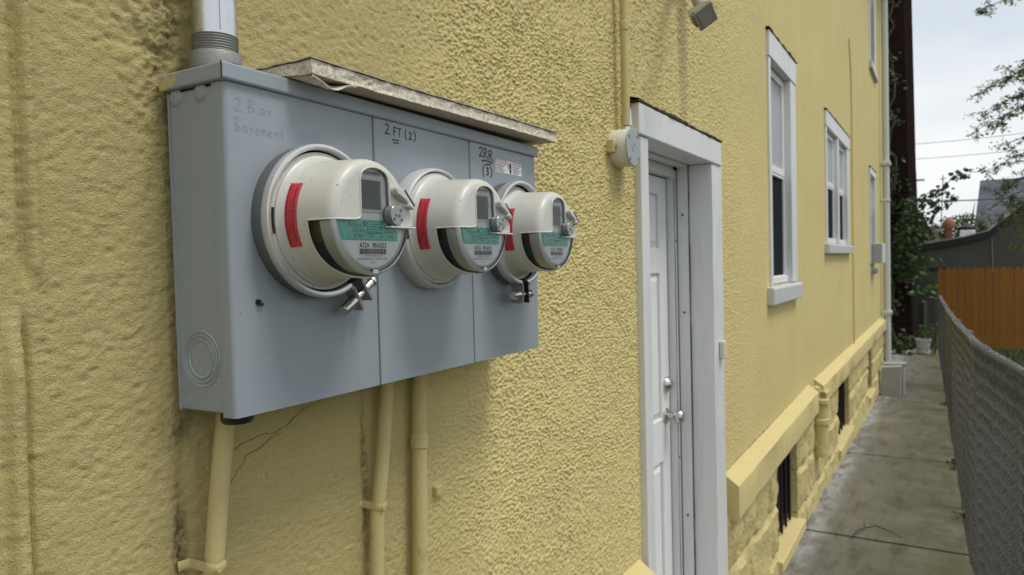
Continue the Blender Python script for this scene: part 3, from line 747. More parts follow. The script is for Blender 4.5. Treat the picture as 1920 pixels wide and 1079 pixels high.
# ------------------------------------------------------------------ windows
def sash(par, x0, x1, z0, z1, y, fr, panem, name='sash'):
    m = MB(); m.box(x0, x0 + fr, y, y + .03, z0, z1); m.box(x1 - fr, x1, y, y + .03, z0, z1)
    m.box(x0 + fr, x1 - fr, y, y + .03, z0, z0 + fr); m.box(x0 + fr, x1 - fr, y, y + .03, z1 - fr, z1)
    m.build(name, 'door', par, bevel=.003)
    MB().box(x0 + fr, x1 - fr, y + .012, y + .018, z0 + fr, z1 - fr).build('pane', panem, par)
def window(o, trl, trr, trt, mull=None, sillh=.10, dep=.045, mid=.52, sill=True, sx=(.04, .10), shade=True):
    x0, x1, z0, z1 = o
    m = MB(); p = -.012
    m.box(x0 - trl, x0, p, dep + .04, z0, z1)
    w = m.build('window', 'trim', house, bevel=.003)
    m = MB(); m.box(x1, x1 + trr, p, dep + .04, z0, z1); m.build('side_casing', 'trim', w, bevel=.003)
    h = MB(); h.box(x0 - trl - .005, x1 + trr + .005, p - .005, dep + .04, z1 + .001, z1 + trt); h.build('head_casing', 'trim', w, bevel=.003)
    g = MB(); V = []; Fc = []; n = 30
    for i in range(n + 1):
        x = x0 - trl - .015 + (x1 + trr + .03 - x0 + trl) * i / n; a = .007 * vn(x * 25, 2, 5)
        V += [(x, .01, z1 + trt + .002), (x, p - .006 - a, z1 + trt + .002), (x, p - .006 - a, z1 + trt + .006 + a), (x, 0, z1 + trt + .012 + a)]
    for i in range(n):
        for j in range(4): Fc.append((i * 4 + j, i * 4 + (j + 1) % 4, (i + 1) * 4 + (j + 1) % 4, (i + 1) * 4 + j))
    g.add(V, Fc); g.build('drip_edge', 'grimy_edge', w)
    spans = [(x0, x1)]
    if mull:
        mm = MB(); mm.box(mull - .055, mull + .055, p, dep + .04, z0, z1 - .001); mm.build('mullion', 'trim', w, bevel=.003); spans = [(x0, mull - .055), (mull + .055, x1)]
    for a, b in spans:
        zm = z0 + (z1 - z0) * (1 - mid)
        sash(w, a + .002, b - .002, zm + .014, z1 - .004, dep, .04, 'shade' if shade else 'pane', 'upper_sash')
        sash(w, a + .002, b - .002, z0 + .03, zm + .012, dep + .002, .014, 'screen', 'lower_sash')
        bt = MB(); bt.box(a + .002, b - .002, dep - .012, dep + .03, z0 + .001, z0 + .04); bt.build('bottom_rail', 'door', w, bevel=.003)
    if sill:
        s = MB(); s.prism([(-.040, z0 - sillh), (.06, z0 - sillh), (.06, z0 - .001), (-.03, z0 - .008), (-.040, z0 - .014)], 'x', x0 - sx[0] - trl, x1 + trr + sx[1])
        s.build('sill', 'sill', w, bevel=.006)
    return w
window(W1, .05, .17, .134, mid=.49, sillh=.10, sx=(.065, .0), dep=.026)
window(W2, .066, .18, .12, mull=6.775, sillh=.085, mid=.50, sx=(.07, .02), dep=.018)
window(W3, .06, .10, .08, sill=False, mid=.4)
window(W4, .07, .12, .10, sillh=.10, mid=.5)

# ------------------------------------------------------------------ stucco cracks and a cable fixed to the wall
def on_wall(pts, w, name, mat, par, lift=.0006):
    m = MB(); V = []; Fc = []; P = []
    for (xa, za), (xb, zb) in zip(pts[:-1], pts[1:]):
        k = max(2, int(math.hypot(xb - xa, zb - za) / .006))
        P += [(xa + (xb - xa) * t / k, za + (zb - za) * t / k) for t in range(k)]
    P.append(pts[-1]); Q = []
    for i, (x, z) in enumerate(P):
        Q.append((x + .0035 * (vn(i * .45, 1, 3) - .5) * 2, z + .0035 * (vn(i * .45, 7, 4) - .5) * 2))
    for i, (x, z) in enumerate(Q):
        a = Q[max(0, i - 1)]; b = Q[min(len(Q) - 1, i + 1)]; d = Vector((b[0] - a[0], b[1] - a[1])).normalized()
        ww = w * (.35 + .9 * vn(i * .6, 2.2, 6)) * (min(1, (len(Q) - 1 - i) / 8 + .2))
        for s in (-1, 1):
            X, Z = x - d.y * ww * s, z + d.x * ww * s; V.append((X, float(wall_y(X, Z)) - lift, Z))
    for i in range(len(Q) - 1): Fc.append((2 * i, 2 * i + 1, 2 * i + 3, 2 * i + 2))
    m.add(V, Fc); return m.build(name, mat, par)
on_wall([(.590, 1.528), (.62, 1.535), (.655, 1.538), (.69, 1.549), (.703, 1.556), (.706, 1.572), (.700, 1.583)], .0008, 'stucco_crack', 'hairline', house)
on_wall([(.570, 1.462), (.590, 1.500), (.605, 1.518), (.640, 1.526), (.668, 1.537), (.690, 1.543)], .0007, 'stucco_crack', 'hairline', house)
on_wall([(.703, 1.556), (.74, 1.563), (.775, 1.575)], .0006, 'stucco_crack', 'hairline', house)
on_wall([(3.0, .875), (3.2, .879), (3.6, .882), (4.2, .886), (5.0, .896)], .004, 'ledge_joint', 'crack', house)
cb = MB(); pts = [(7.70, -.012, 3.85), (7.84, -.012, 3.55), (7.88, -.012, 3.1), (7.86, -.012, 2.4), (7.88, -.012, 1.9), (7.88, -.012, .88)]
cb.tube(pts, .006, 6)
tag(cb.build('wall_cable', 'yellow_pipe', smooth=60), 'thin painted cable running down the wall past the double window', 'cable')

# ------------------------------------------------------------------ meter box
BO = Vector((.507, -.125, 1.592)); BR = rad(1.06); BW_, BH = .703, .381
def BL(x, y, z):
    return (BO.x + x * math.cos(BR) - y * math.sin(BR), BO.y + x * math.sin(BR) + y * math.cos(BR), BO.z + z)
mb = thing('meter_box', 'long grey steel meter box holding three round electric meters on the yellow wall', 'meter box', BO, BR)
BD = .099
b = MB(); b.box(.0012, BW_ - .005, .0085, BD, .004, BH - .02)
b.build('body', 'box_side', mb, bevel=.002)
b = MB(); b.box(-.0004, .0014, .092, BD - .004, .0035, BH - .02); b.build('back_edge', 'box_side', mb)
def cover(x0, x1, left=False):
    m = MB(); r = .006 if left else .0025
    prof = []
    for k in range(6):
        t = PI + PI / 2 * k / 5 ; prof.append((x0 + r + r * math.cos(t), r + r * math.sin(t)))
    pr_ = [(x0, .0205 if left else .010)] + prof + [(x1 - .0025, 0), (x1 - .0008, .0008), (x1, .0025), (x1, .010)]
    inner = [(x1 - .002, .010), (x1 - .003, .004), (x0 + r + .002, .004), (x0 + .002, .0205 if left else .010)]
    m.prism(pr_ + inner, 'z', 0.0, BH - .018); return m
cover(0, .2375, True).build('cover_panel', 'box', mb, smooth=35)['label'] = 'left cover panel with faint handwriting'
cover(.2400, .4745).build('cover_panel', 'box', mb, smooth=35)['label'] = 'middle cover panel marked 2 FT'
cover(.4770, BW_).build('cover_panel', 'box', mb, smooth=35)['label'] = 'right cover panel marked 2 RR'
h = MB(); z0, z1 = BH - .0175, BH + .001          # hood: front lip, ends, top
h.prism([(-.0055, -.0055), (BW_ + .004, -.0055), (BW_ + .004, BD + .004), (-.0055, BD + .004)], 'z', z0, z1)
h.build('hood', 'hood', mb, bevel=.0022)
h = MB(); h.box(-.0065, -.0052, -.0045, -.004, z0, z1); h.build('hood_corner', 'dark', mb)
# dimples, knockout rings
for r, w_, nm in ((.0305, .0016, 'knockout_ring'), (.0262, .0012, 'knockout_ring'), (.0205, .0016, 'knockout_ring')):
    m = MB(); V = []; Fc = []; n = 56; cy, cz = .055, .0625
    for k in range(n):
        t = 2 * PI * k / n
        for dr, dx in ((-w_, 0), (-w_ * .3, -.0009), (w_ * .5, -.0011), (w_, 0)):
            V.append((.0011 + dx, cy + (r + dr) * math.cos(t), cz + (r + dr) * math.sin(t)))
    for k in range(n):
        for j in range(3): Fc.append((k * 4 + j, k * 4 + j + 1, ((k + 1) % n) * 4 + j + 1, ((k + 1) % n) * 4 + j))
    m.add(V, Fc); m.build(nm, 'box_side', mb, smooth=30)
m = MB()
for cy in (.040, .082):
    V = []; n = 14
    for i, (rr, dx) in enumerate(((.011, 0), (.009, -.002), (.005, -.0032), (.0005, -.0035))):
        for k in range(n): t = 2 * PI * k / n; V.append((.0014 + dx, cy + rr * math.cos(t), BH - .026 + rr * math.sin(t)))
    m.add(V, [(i * n + k, i * n + (k + 1) % n, (i + 1) * n + (k + 1) % n, (i + 1) * n + k) for i in range(3) for k in range(n)])
m.build('side_dimples', 'box_side', mb, smooth=60)
m = MB(); m.tube([(.0345, .002, .1245), (.0345, -.002, .1245)], .0034, 10); m.tube([(.0345, -.002, .1245), (.0345, -.0045, .1245)], .0022, 8); m.tube([(.036, -.003, .120), (.039, -.004, .123)], .0015, 6)
m.build('cover_screw', 'black', mb)
m = MB(); m.zlathe([(.016, -.011), (.018, -.008), (.018, .006)], 20, (.026, .03, 0)); m.build('bottom_hub', 'black', mb, smooth=40)
# handwriting, as ink strokes lying on the panels
def strokes(name, lines_, w, mat, lift=.0004):
    m = MB()
    for ln in lines_:
        pts = [Vector((p[0], p[1])) for p in ln]
        if len(pts) > 2:                        # smooth a little
            q = []
            for i in range(len(pts) - 1):
                p0, p1, p2, p3 = pts[max(0, i - 1)], pts[i], pts[i + 1], pts[min(len(pts) - 1, i + 2)]
                for k in range(4):
                    t = k / 4
                    q.append(.5 * ((2 * p1) + (p2 - p0) * t + (2 * p0 - 5 * p1 + 4 * p2 - p3) * t * t + (3 * p1 - p0 - 3 * p2 + p3) * t ** 3))
            pts = q + [pts[-1]]
        V = []
        for i, p in enumerate(pts):
            d = (pts[min(i + 1, len(pts) - 1)] - pts[max(0, i - 1)]).normalized(); nrm = Vector((-d.y, d.x))
            ww = w * (.8 + .35 * random.random())
            for s in (-1, 1): q = p + nrm * s * ww; V.append((q.x, -lift, q.y))
        m.add(V, [(2 * i, 2 * i + 1, 2 * i + 3, 2 * i + 2) for i in range(len(pts) - 1)])
    o = m.build(name, mat, mb); return o
def sc(ch, x, z, sx, sz): return [[(x + a * sx, z + b * sz) for a, b in s] for s in ch]
G2 = [[(.05, .8), (.35, 1), (.7, .8), (.5, .45), (.05, .02), (.45, .06), (.9, 0)]]
GF = [[(.1, 1), (.15, 0)], [(.1, .98), (.8, .9)], [(.12, .55), (.6, .5)]]
GT = [[(0, .95), (.9, .9)], [(.45, .92), (.42, 0)]]
GR = [[(.1, 1), (.12, 0)], [(.08, .98), (.55, .95), (.7, .75), (.5, .55), (.14, .5)], [(.3, .5), (.9, -.08)]]
G3 = [[(.1, .9), (.5, 1), (.65, .8), (.3, .55), (.7, .4), (.6, .1), (.1, .02)]]
LP = [[(.5, 1.15), (.1, .7), (.1, .3), (.45, -.15)]]
RP = [[(.1, 1.15), (.5, .75), (.5, .3), (.05, -.15)]]
zt = .3445
st = sc(G2, .2625, zt, .012, .014) + sc(GF, .2805, zt - .0005, .010, .0125) + sc(GT, .290, zt - .0005, .010, .0125) + sc(LP, .307, zt - .001, .007, .012) + sc(G2, .3155, zt - .0005, .009, .010) + sc(RP, .327, zt - .001, .008, .012)
st += [[(.2775, zt - .0065), (.2925, zt - .006)], [(.2805, zt - .0105), (.2925, zt - .0095)]]
strokes('handwriting', st, .00095, 'marker')['label'] = 'black marker writing 2 FT (2)'
zt = .342
st = sc(G2, .504, zt, .015, .0155) + sc(GR, .519, zt - .001, .014, .0165) + sc(GR, .534, zt - .003, .0155, .0165)
st += [[(.511, zt - .0075), (.525, zt - .0050), (.547, zt - .0070)], [(.521, zt - .0125), (.541, zt - .0100)]]
st += sc(LP, .5145, zt - .0315, .008, .0145) + sc(G3, .525, zt - .029, .011, .0120) + sc(RP, .5385, zt - .031, .010, .0145)
strokes('handwriting', st, .0013, 'marker')['label'] = 'black marker writing 2 RR (3)'
GB = [[(.1, 1), (.1, 0)], [(.1, .98), (.6, .85), (.15, .5), (.75, .3), (.1, 0)]]
Ga = [[(.7, .5), (.2, .5), (.1, .1), (.6, .1), (.7, .5), (.8, .0)]]; Gs = [[(.7, .5), (.2, .45), (.6, .2), (.1, .0)]]
Ge = [[(.1, .25), (.7, .3), (.4, .5), (.1, .25), (.3, 0), (.7, .05)]]; Gm = [[(.05, 0), (.1, .5)], [(.1, .4), (.35, .5), (.4, 0)], [(.4, .4), (.7, .5), (.8, 0)]]
Gn = [[(.1, 0), (.1, .5)], [(.1, .4), (.6, .5), (.7, 0)]]; Gt = [[(.4, .9), (.4, .05), (.7, 0)], [(.1, .55), (.7, .55)]]
st = sc(G2, .012, .333, .012, .014) + sc(GB, .030, .334, .014, .014)
x = .046
for g_ in (Ga, Gs): st += sc(g_, x, .334, .010, .014); x += .010
x = .012
st += sc(GB, x, .311, .010, .016); x += .010
for g_ in (Ga, Gs, Ge, Gm, Ge, Gn, Gt): st += sc(g_, x, .311, .0085, .014); x += .0088
strokes('handwriting', st, .00032, 'faint_ink')['label'] = 'faded handwriting Basement'
# warning sticker on the right panel
m = MB(); sx0, sz0, sw, sh = .556, .3215, .093, .0225
def qd(m_, x0, x1, z0, z1, y, mi): m_.quad((x0, y, z0), (x1, y, z0), (x1, y, z1), (x0, y, z1), mi)
qd(m, sx0, sx0 + sw, sz0, sz0 + sh, -.0005, 0)
qd(m, sx0, sx0 + sw * .42, sz0 + sh * .70, sz0 + sh, -.0008, 1); qd(m, sx0 + sw * .62, sx0 + sw, sz0 + sh * .70, sz0 + sh, -.0008, 1)
for k in range(5):
    z = sz0 + sh * (.60 - .125 * k)
    qd(m, sx0 + .002, sx0 + sw * (.36 - .05 * (k % 3)), z - .0006, z + .0005, -.0008, 2); qd(m, sx0 + sw * .64, sx0 + sw * (.97 - .06 * ((k + 1) % 3)), z - .0006, z + .0005, -.0008, 2)
cx, cz = sx0 + sw * .55, sz0 + sh * .48
for (dx, dz, rx, rz) in ((0, .003, .0038, .0065), (.0005, -.006, .0036, .004)):
    m.add([(cx + dx + rx * math.cos(2 * PI * k / 12), -.0008, cz + dz + rz * math.sin(2 * PI * k / 12)) for k in range(12)], [tuple(range(12))], 3)
for a, b_ in (((-.0095, .010), (-.0068, .003)), ((-.0068, .003), (-.0085, .0)), ((-.0085, 0), (-.004, -.004))):
    m.add([(cx + a[0] - .0008, -.0008, cz + a[1]), (cx + a[0] + .0008, -.0008, cz + a[1]), (cx + b_[0] + .0008, -.0008, cz + b_[1]), (cx + b_[0] - .0008, -.0008, cz + b_[1])], [(0, 1, 2, 3)], 3)
m.build('warning_sticker', ['label_white', 'pink', 'ink_soft', 'ink'], mb)
m = MB(); qd(m, .585, .622, .300, .3035, -.0004, 0); qd(m, .583, .614, .2955, .2995, -.0004, 0); m.build('sticker_residue', 'sill', mb)

# ------------------------------------------------------------------ the meters
def meter(cx, cz, kind, number, label):
    o = thing('electric_meter', label, 'electric meter', BL(cx, 0, cz), BR, 'electric meters plugged into the grey box')
    # mounting ring
    rs = MB(); rs.lathe([(.0885, -.001), (.0892, .004), (.0892, .019), (.0885, .0205)], 96)
    rs.build('ring_side', 'ring_side' if kind != 2 else 'ring_paint', o, smooth=50)
    ang = rad(-57) if kind == 1 else rad(-90)
    if kind in (1, 3):
        gap = .115
        rg = MB(); wz = 0 if kind == 1 else .006
        rg.lathe([(.0892, .016), (.0905, .018), (.0915, .022 + wz), (.0905, .0275 + wz), (.0875, .0285 + wz), (.0845, .027 + wz), (.0840, .020 + wz)], 110, t0=ang + gap, t1=ang + 2 * PI - gap)
        ring = rg.build('clamp_ring', 'ring_metal', o, smooth=50)
        ct, sn = math.cos(ang), math.sin(ang)
        def tp(rr, tt, w): return (ct * rr - sn * tt, -w, sn * rr + ct * tt)      # radial, tangential, out
        for sgn in (-1, 1):
            lg = MB(); t_ = .0034; V = []; path = []
            base = (.0875 * math.cos(gap), .0875 * math.sin(gap) * sgn)
            inner = [(.0880 * math.cos(gap + .05), .0880 * math.sin(gap + .05) * sgn), (.0885, .0088 * sgn), (.0910, .0072 * sgn), (.0965, .0070 * sgn), (.1235, .0090 * sgn)]
            for k, (rr, tt) in enumerate(inner):
                wd0, wd1 = .011, .0290 + wz
                for dt in (0, t_ * sgn):
                    dr = (t_ if k < 2 else 0)
                    for w in (wd0, wd1): V.append(tp(rr + (dr if dt else 0), tt + (dt if k >= 2 else 0), w))
            Fc = []
            for k in range(len(inner) - 1):
                a, b_ = 4 * k, 4 * k + 4; Fc += [(a, a + 1, b_ + 1, b_), (a + 2, a + 3, b_ + 3, b_ + 2), (a, a + 2, b_ + 2, b_), (a + 1, a + 3, b_ + 3, b_ + 1)]
            Fc += [(0, 1, 3, 2), (4 * len(inner) - 4, 4 * len(inner) - 3, 4 * len(inner) - 1, 4 * len(inner) - 2)]
            lg.add(V, Fc); lg.build('ring_lug', 'dull_zinc' if not (kind == 3 and sgn > 0) else 'black', ring, smooth=35)
        rb = .1085; wb = .021 + wz
        bt = MB(); bt.tube([tp(rb, -.0105, wb), tp(rb, -.0115, wb), tp(rb, -.0335, wb), tp(rb, -.0345, wb)], [.0052, .0074, .0074, .0066], 18)
        bt.build('clamp_bolt', 'bolt', ring, smooth=40)
        bt = MB(); bt.tube([tp(rb, -.0085, wb), tp(rb, .028, wb)], .0052, 16); bt.tube([tp(rb, .028, wb), tp(rb, .0285, wb), tp(rb, .032, wb), tp(rb, .0335, wb)], [.0042, .0068, .0066, .004], 16)
        bt.build('clamp_bolt', 'bolt', ring, smooth=40)
    else:
        rg = MB(); rg.lathe([(.0885, .0195), (.0875, .0235), (.0850, .0250), (.0835, .0235), (.083, .018)], 96); rg.build('clamp_ring', 'ring_paint', o, smooth=50)
    # dark throat behind the meter flange with its slot
    th_ = MB(); th_.lathe([(.0845, .012), (.070, .012)], 72); th_.build('socket_throat', 'dark', o)
    # moulded cover: flange, steps, barrel, rolled front
    prof = [(.0770, .012), (.0815, .0155), (.0815, .0215), (.0775, .0230), (.0770, .0255), (.0745, .0270), (.0735, .0300), (.0712, .0330), (.0700, .0400), (.0692, .0520), (.0685, .0640)]
    prof2 = [(.0685, .0640), (.0680, .0760), (.0674, .0880), (.0668, .0930), (.0652, .0968), (.0625, .0995), (.0590, .1010), (.0560, .1014)]
    N = 120
    ta, tb = rad(183), rad(357)
    c = MB(); c.lathe(prof, N)
    c.lathe(prof2, N, t0=tb - 2 * PI, t1=ta)
    cov = c.build('cover', 'meter', o, smooth=42)
    # front plate with the arched opening
    RF = .0562; out_ = []
    for k in range(41):
        t = rad(-3) + (rad(183) - rad(-3)) * k / 40; out_.append((RF * math.cos(t), RF * math.sin(t)))
    zl = -.0035
    ip = [(-.034, zl + .0005), (-.0295, zl + .0015)]
    for k in range(7): t = -PI / 2 + PI / 2 * k / 6; ip.append((-.0300 + .0060 * math.cos(t), zl + .0075 + .0060 * math.sin(t) - .0005))
    ip += [(-.0235, .012), (-.0235, .040)]
    for k in range(1, 12):
        t = PI - PI * .96 * k / 12; ip.append((.0010 + .0245 * math.cos(t), .0405 + .0165 * math.sin(t) ** .8 if math.sin(t) > 0 else .04))
    ip += [(.0258, .040), (.0262, .020), (.0270, .009), (.0300, .003), (.036, .0005), (.046, -.002)]
    poly = out_ + ip
    me = bmesh.new(); fv = [me.verts.new((x, -.1014, z)) for x, z in poly]; bv = [me.verts.new((x, -.0985, z)) for x, z in poly]
    ff = me.faces.new(fv); n = len(poly)
    for k in range(n): me.faces.new((fv[k], fv[(k + 1) % n], bv[(k + 1) % n], bv[k]))
    bmesh.ops.triangulate(me, faces=[ff]); bmesh.ops.recalc_face_normals(me, faces=me.faces)
    md = bpy.data.meshes.new('front_plate'); me.to_mesh(md); me.free(); md.materials.append(MAT['meter'])
    fp = bpy.data.objects.new('front_plate', md); COL.objects.link(fp); fp.parent = o
    # raised lip along the opening and along the barrel cut
    lip = MB(); lip.tube([(x, -.1016, z) for x, z in ip[:-1]], .0011, 8)
    pts = [(-.0690 * 1.0, -.0655, zl)] + [(-.0684 * math.cos(0), -w, zl) for w in (.070, .078, .086)] + [(-.0668, -.0935, zl), (-.0640, -.0978, zl), (-.0590, -.1012, zl), (-.046, -.1018, zl), (-.034, -.1018, zl + .0005)]
    lip.tube(pts, .0010, 8)
    arc = []
    for k in range(30):
        t = ta + rad(82) * k / 29; arc.append((.0690 * math.cos(t), -(.0650 + .030 * (k / 29) ** 3.4), .0690 * math.sin(t)))
    lip.tube([pts[0]] + arc, .0011, 8); lip.build('opening_lip', 'meter', o, smooth=60)
    # closed lower corner of the barrel (the cut narrows towards the bottom)
    cc = MB(); V = []; Fc = []; K = 60
    for k in range(K + 1):
        t = ta + (tb - ta) * k / K; u = min(1, (t - ta) / rad(82)) if t < rad(270) else min(1, max(0, (tb - t) / rad(82)))
        wb = .0645 + .030 * u ** 3.4
        for w in (.0640, (.064 + wb) / 2, wb): r_ = .0685 - .0011 * (w - .064) / .024; V.append((r_ * math.cos(t), -w, r_ * math.sin(t)))
    for k in range(K):
        for j in range(2): Fc.append((k * 3 + j, k * 3 + j + 1, k * 3 + j + 4, k * 3 + j + 3))
    cc.add(V, Fc); cc.build('cover_skirt', 'meter', o, smooth=50)
    # clear lens
    ln = MB(); ln.lathe([(.0678, .066)] + [(r - .0004, w - .0003) for r, w in prof2[1:]] , 60, t0=ta, t1=tb)
    ln.build('clear_lens', 'clear', o, smooth=50)
    ln = MB(); ln.add([(.0562 * math.cos(2 * PI * k / 64), -.0998, .0562 * math.sin(2 * PI * k / 64)) for k in range(64)], [tuple(range(64))]); ln.build('front_glass', 'clear', o)
    rm = MB(); rm.lathe([(.0652, .0962), (.0660, .0958), (.0655, .0972), (.0632, .0995), (.0622, .1000), (.0618, .0985)], 70, t0=ta, t1=tb)
    rm.build('lens_rim_sheen', 'clear_gray', o, smooth=60)  # lens edge ring; the whitish reflection there is put into its pale grey
    lt = MB(); lt.box(-.0045, .0045, -.1005, -.0985, -.0640, -.0572); lt.build('lens_tab', 'clear_gray', o, bevel=.0007)
    # inside: dark module, pale bezel, nameplate
    md_ = MB(); md_.lathe([(.0600, .030), (.0605, .0775)], 64); md_.build('module', 'navy', o, smooth=60)
    md_ = MB(); md_.lathe([(.0603, .058), (.0612, .060), (.0612, .0770)], 24, t0=rad(180), t1=rad(206)); md_.build('module_band', 'olive_inside', o, smooth=60)
    bz = MB(); bz.lathe([(.0610, .0775), (.0646, .0788), (.0646, .0925), (.0628, .0962), (.0575, .0980), (.0567, .0968)], 80); bz.build('bezel', 'meter_pale', o, smooth=50)
    PY = -.0965
    npl = MB(); npl.add([(.0568 * math.cos(2 * PI * k / 64), PY, .0568 * math.sin(2 * PI * k / 64)) for k in range(64)], [tuple(range(64))])
    pl = npl.build('nameplate', 'label_white', o)
    # green field of the nameplate with its stepped right edge
    gp = []
    for k in range(13):
        t = rad(182.5) + (rad(207.5) - rad(182.5)) * k / 12; gp.append((.0562 * math.cos(t), .0562 * math.sin(t)))
    gp += [(.0455, -.0262), (.0455, -.0165)]
    gp += [(.0440, -.0130), (.0410, -.0118), (.0270, -.0112), (.0235, -.0095), (.0225, -.0070), (.0215, -.0020)]
    g = MB(); g.add([(x, PY - .0003, z) for x, z in gp], [tuple(range(len(gp)))]); g.build('green_field', 'label_green', pl)
    def tx(s, x, z, hh, w=None, mat='ink', bold=.0, y=PY - .0006, name='printing'):
        v, f = text_mesh(s, hh, w, bold); t_ = MB(); t_.add([(x + a, y, z + b_) for a, b_ in v], f); return t_.build(name, mat, pl)
    pr = MB()
    def put(s, x, z, hh, w=None, bold=0, y=PY - .0006, mi=0):
        v, f = text_mesh(s, hh, w, bold); pr.add([(x + a, y, z + b_) for a, b_ in v], f, mi)
    put('Aclara', -.0410, -.0112, .0052, .0235, 0, mi=1); put('I-210+c', -.0325, -.0172, .0046, .0215, 0, mi=0)
    for k in range(5):                                  # leaf-shaped maker's mark: a small pinwheel of dots
        t = 2 * PI * k / 5 + .5; pr.add([(-.0128 + .0022 * math.cos(t) + .0012 * math.cos(a), PY - .0006, -.0070 + .0022 * math.sin(t) + .0012 * math.sin(a)) for a in np.linspace(0, 2 * PI, 8)[:-1]], [tuple(range(7))], 0)
    x0, x1, z0, z1 = -.0085, .0155, -.0178, -.0045       # terminal table
    for a in (z0, z1): pr.box(x0, x1, PY - .0007, PY - .0005, a - .0003, a + .0003, 0)
    for a in (x0, x1): pr.box(a - .0003, a + .0003, PY - .0007, PY - .0005, z0, z1, 0)
    for r in range(4):
        for q_ in range(6):
            if (r * 5 + q_ * 3) % 7 == 0 and r == 0: continue
            xx = x0 + .0022 + q_ * .0037; zz = z1 - .0022 - r * .0030
            pr.box(xx, xx + (.0014 if (q_ + r) % 3 else .0024), PY - .0007, PY - .0005, zz - .0013, zz + .0002, 0)
    put('TYPE I210+C  ELECTRONIC METER', -.0310, -.0203, .0015, .0330, 0, mi=0)
    put('TN 9016523'[:3] + number, .0190, -.0172, .0022, .0175, 0, mi=0)
    put('S 1  CL 200', -.0405, -.0228, .0027, .0230, 0, mi=0); put('240V', -.0065, -.0228, .0027, .0090, 0, mi=0); put('3W', .0125, -.0228, .0027, .0055, 0, mi=0); put('FM2S', .0270, -.0228, .0027, .0105, 0, mi=0)
    put('Watthour 120 60Hz  TA 30  Kh 7.2  Rr 10', -.0430, -.0258, .0020, .0800, 0, mi=1)
    put('A72A', -.0225, -.0340, .0055, .0165, .012, mi=0); put(number, -.0005, -.0340, .0055, .0235, .012, mi=0)
    rr = random.Random(number); x = -.0225
    while x < .0225:
        w = rr.choice((.0004, .0004, .0008)); pr.box(x, x + w, PY - .0007, PY - .0005, -.0415, -.0352, 0); x += w + rr.choice((.0004, .0005, .0008))
    put('9420999A' + number + '2QDH', -.0160, -.0441, .0016, .0320, 0, mi=0)
    put('CON EDISON CO. OF N.Y. INC.', -.0275, -.0480, .0024, .0530, 0, mi=0); put('CA-5.0', -.0050, -.0520, .0018, .0095, 0, mi=0)
    pr.build('printing', ['ink', 'ink_soft'], pl)
    # display
    ds = MB(); x0, x1, z0, z1 = -.0255, .0140, .0095, .0425
    ds.box(x0 - .0035, x1 + .0042, -.0982, PY - .0002, z0 - .0038, z1 + .0035); dsp = ds.build('display', 'meter_pale', o, bevel=.0008)
    d2 = MB(); d2.box(x0, x1, -.0986, -.0983, z0, z1); d2.build('screen', 'lcd', dsp)
    v, f = text_mesh('04', .0115, .0125, .0); t_ = MB(); t_.add([(-.0085 + a, -.0988, .0270 + b_) for a, b_ in v], f); t_.build('digits', 'lcd_ink', dsp)
    up = MB(); up.box(-.0280, .0175, -.0978, PY - .0002, .0480, .0532); plate = up.build('barcode_plate', 'meter_pale', o)
    x = -.0265; bc = MB(); rr = random.Random(number + 'x')
    while x < .0150:
        w = rr.choice((.0005, .0009, .0013)); bc.box(x, x + w, -.0982, -.0979, .0492, .0528); x += w + rr.choice((.0006, .0010))
    bc.build('barcode', 'ink_soft', plate)
    # optical port, latch and shelf at the right
    op = MB(); op.lathe([(.0118, .093), (.0122, .101), (.0122, .1088), (.0116, .1095)], 40, cap1=True); pt_ = op.build('optical_port', 'port', o, smooth=25, loc=(.0310, 0, .0040))
    for dx, dz, r_ in ((.0058, .0058, .0020), (-.0027, -.0004, .0019), (.0031, -.0008, .0019), (-.0063, -.0050, .0019), (.0070, -.0054, .0019)):
        hl = MB(); hl.lathe([(r_, .1093), (r_, .1098), (r_ * .72, .1099)], 14, cx=dx, cz=dz); hl.lathe([(r_ * .72, .1097), (.0001, .1097)], 14, cx=dx, cz=dz); hl.build('port_hole', 'ink_soft', pt_)
    sh_ = MB(); sh_.prism([(.0320, -.0095), (.0655, -.0085), (.0655, .0040), (.0530, .0190), (.0440, .0200), (.036, .006)], 'y', -.1045, -.0965); sh_.build('latch_body', 'meter', o, bevel=.0012)
    sh_ = MB(); sh_.box(.0200, .0665, -.1090, -.0960, -.0112, -.0090); sh_.build('latch_shelf', 'meter_pale', o, bevel=.0007)
    lt = MB(); lt.prism([(.0285, .0335), (.0300, .0375), (.0440, .0350), (.0610, .0180), (.0630, .0125), (.0590, .0110), (.0480, .0205), (.0400, .0250), (.0310, .0285)], 'y', -.1110, -.1000); lat = lt.build('latch', 'meter', o, bevel=.0015)
    lt = MB(); lt.prism([(.0425, .0335), (.0440, .0345), (.0620, .0170), (.0610, .0155)], 'y', -.1116, -.1105); lt.build('slot', 'dark', lat)
    lt = MB(); lt.lathe([(.0022, .104), (.0026, .1125), (.0018, .1140)], 12, cx=.0520, cz=.0160, cap1=True); lt.build('latch_pin', 'meter_pale', lat, smooth=40)
    # slots in the flange (dark) left and right
    for t0_, t1_ in ((171, 192), (-9, 9)):
        s = MB(); s.lathe([(.0823, .0150), (.0824, .0222), (.0776, .0238)], 12, t0=rad(t0_), t1=rad(t1_)); s.build('flange_slot', 'dark', o)
    # red seal sticker round the left of the barrel
    def body_r(w): return float(np.interp(w, [.030, .033, .040, .052], [.0735, .0712, .0700, .0692])) + .0005
    st_ = MB(); V = []; Fc = []; K = 24; a0, a1 = rad(146.5), rad(207)
    ws = [.0335, .0380, .0440, .0500]
    for k in range(K + 1):
        t = a0 + (a1 - a0) * k / K
        for w in ws: r_ = body_r(w); V.append((r_ * math.cos(t), -w, r_ * math.sin(t)))
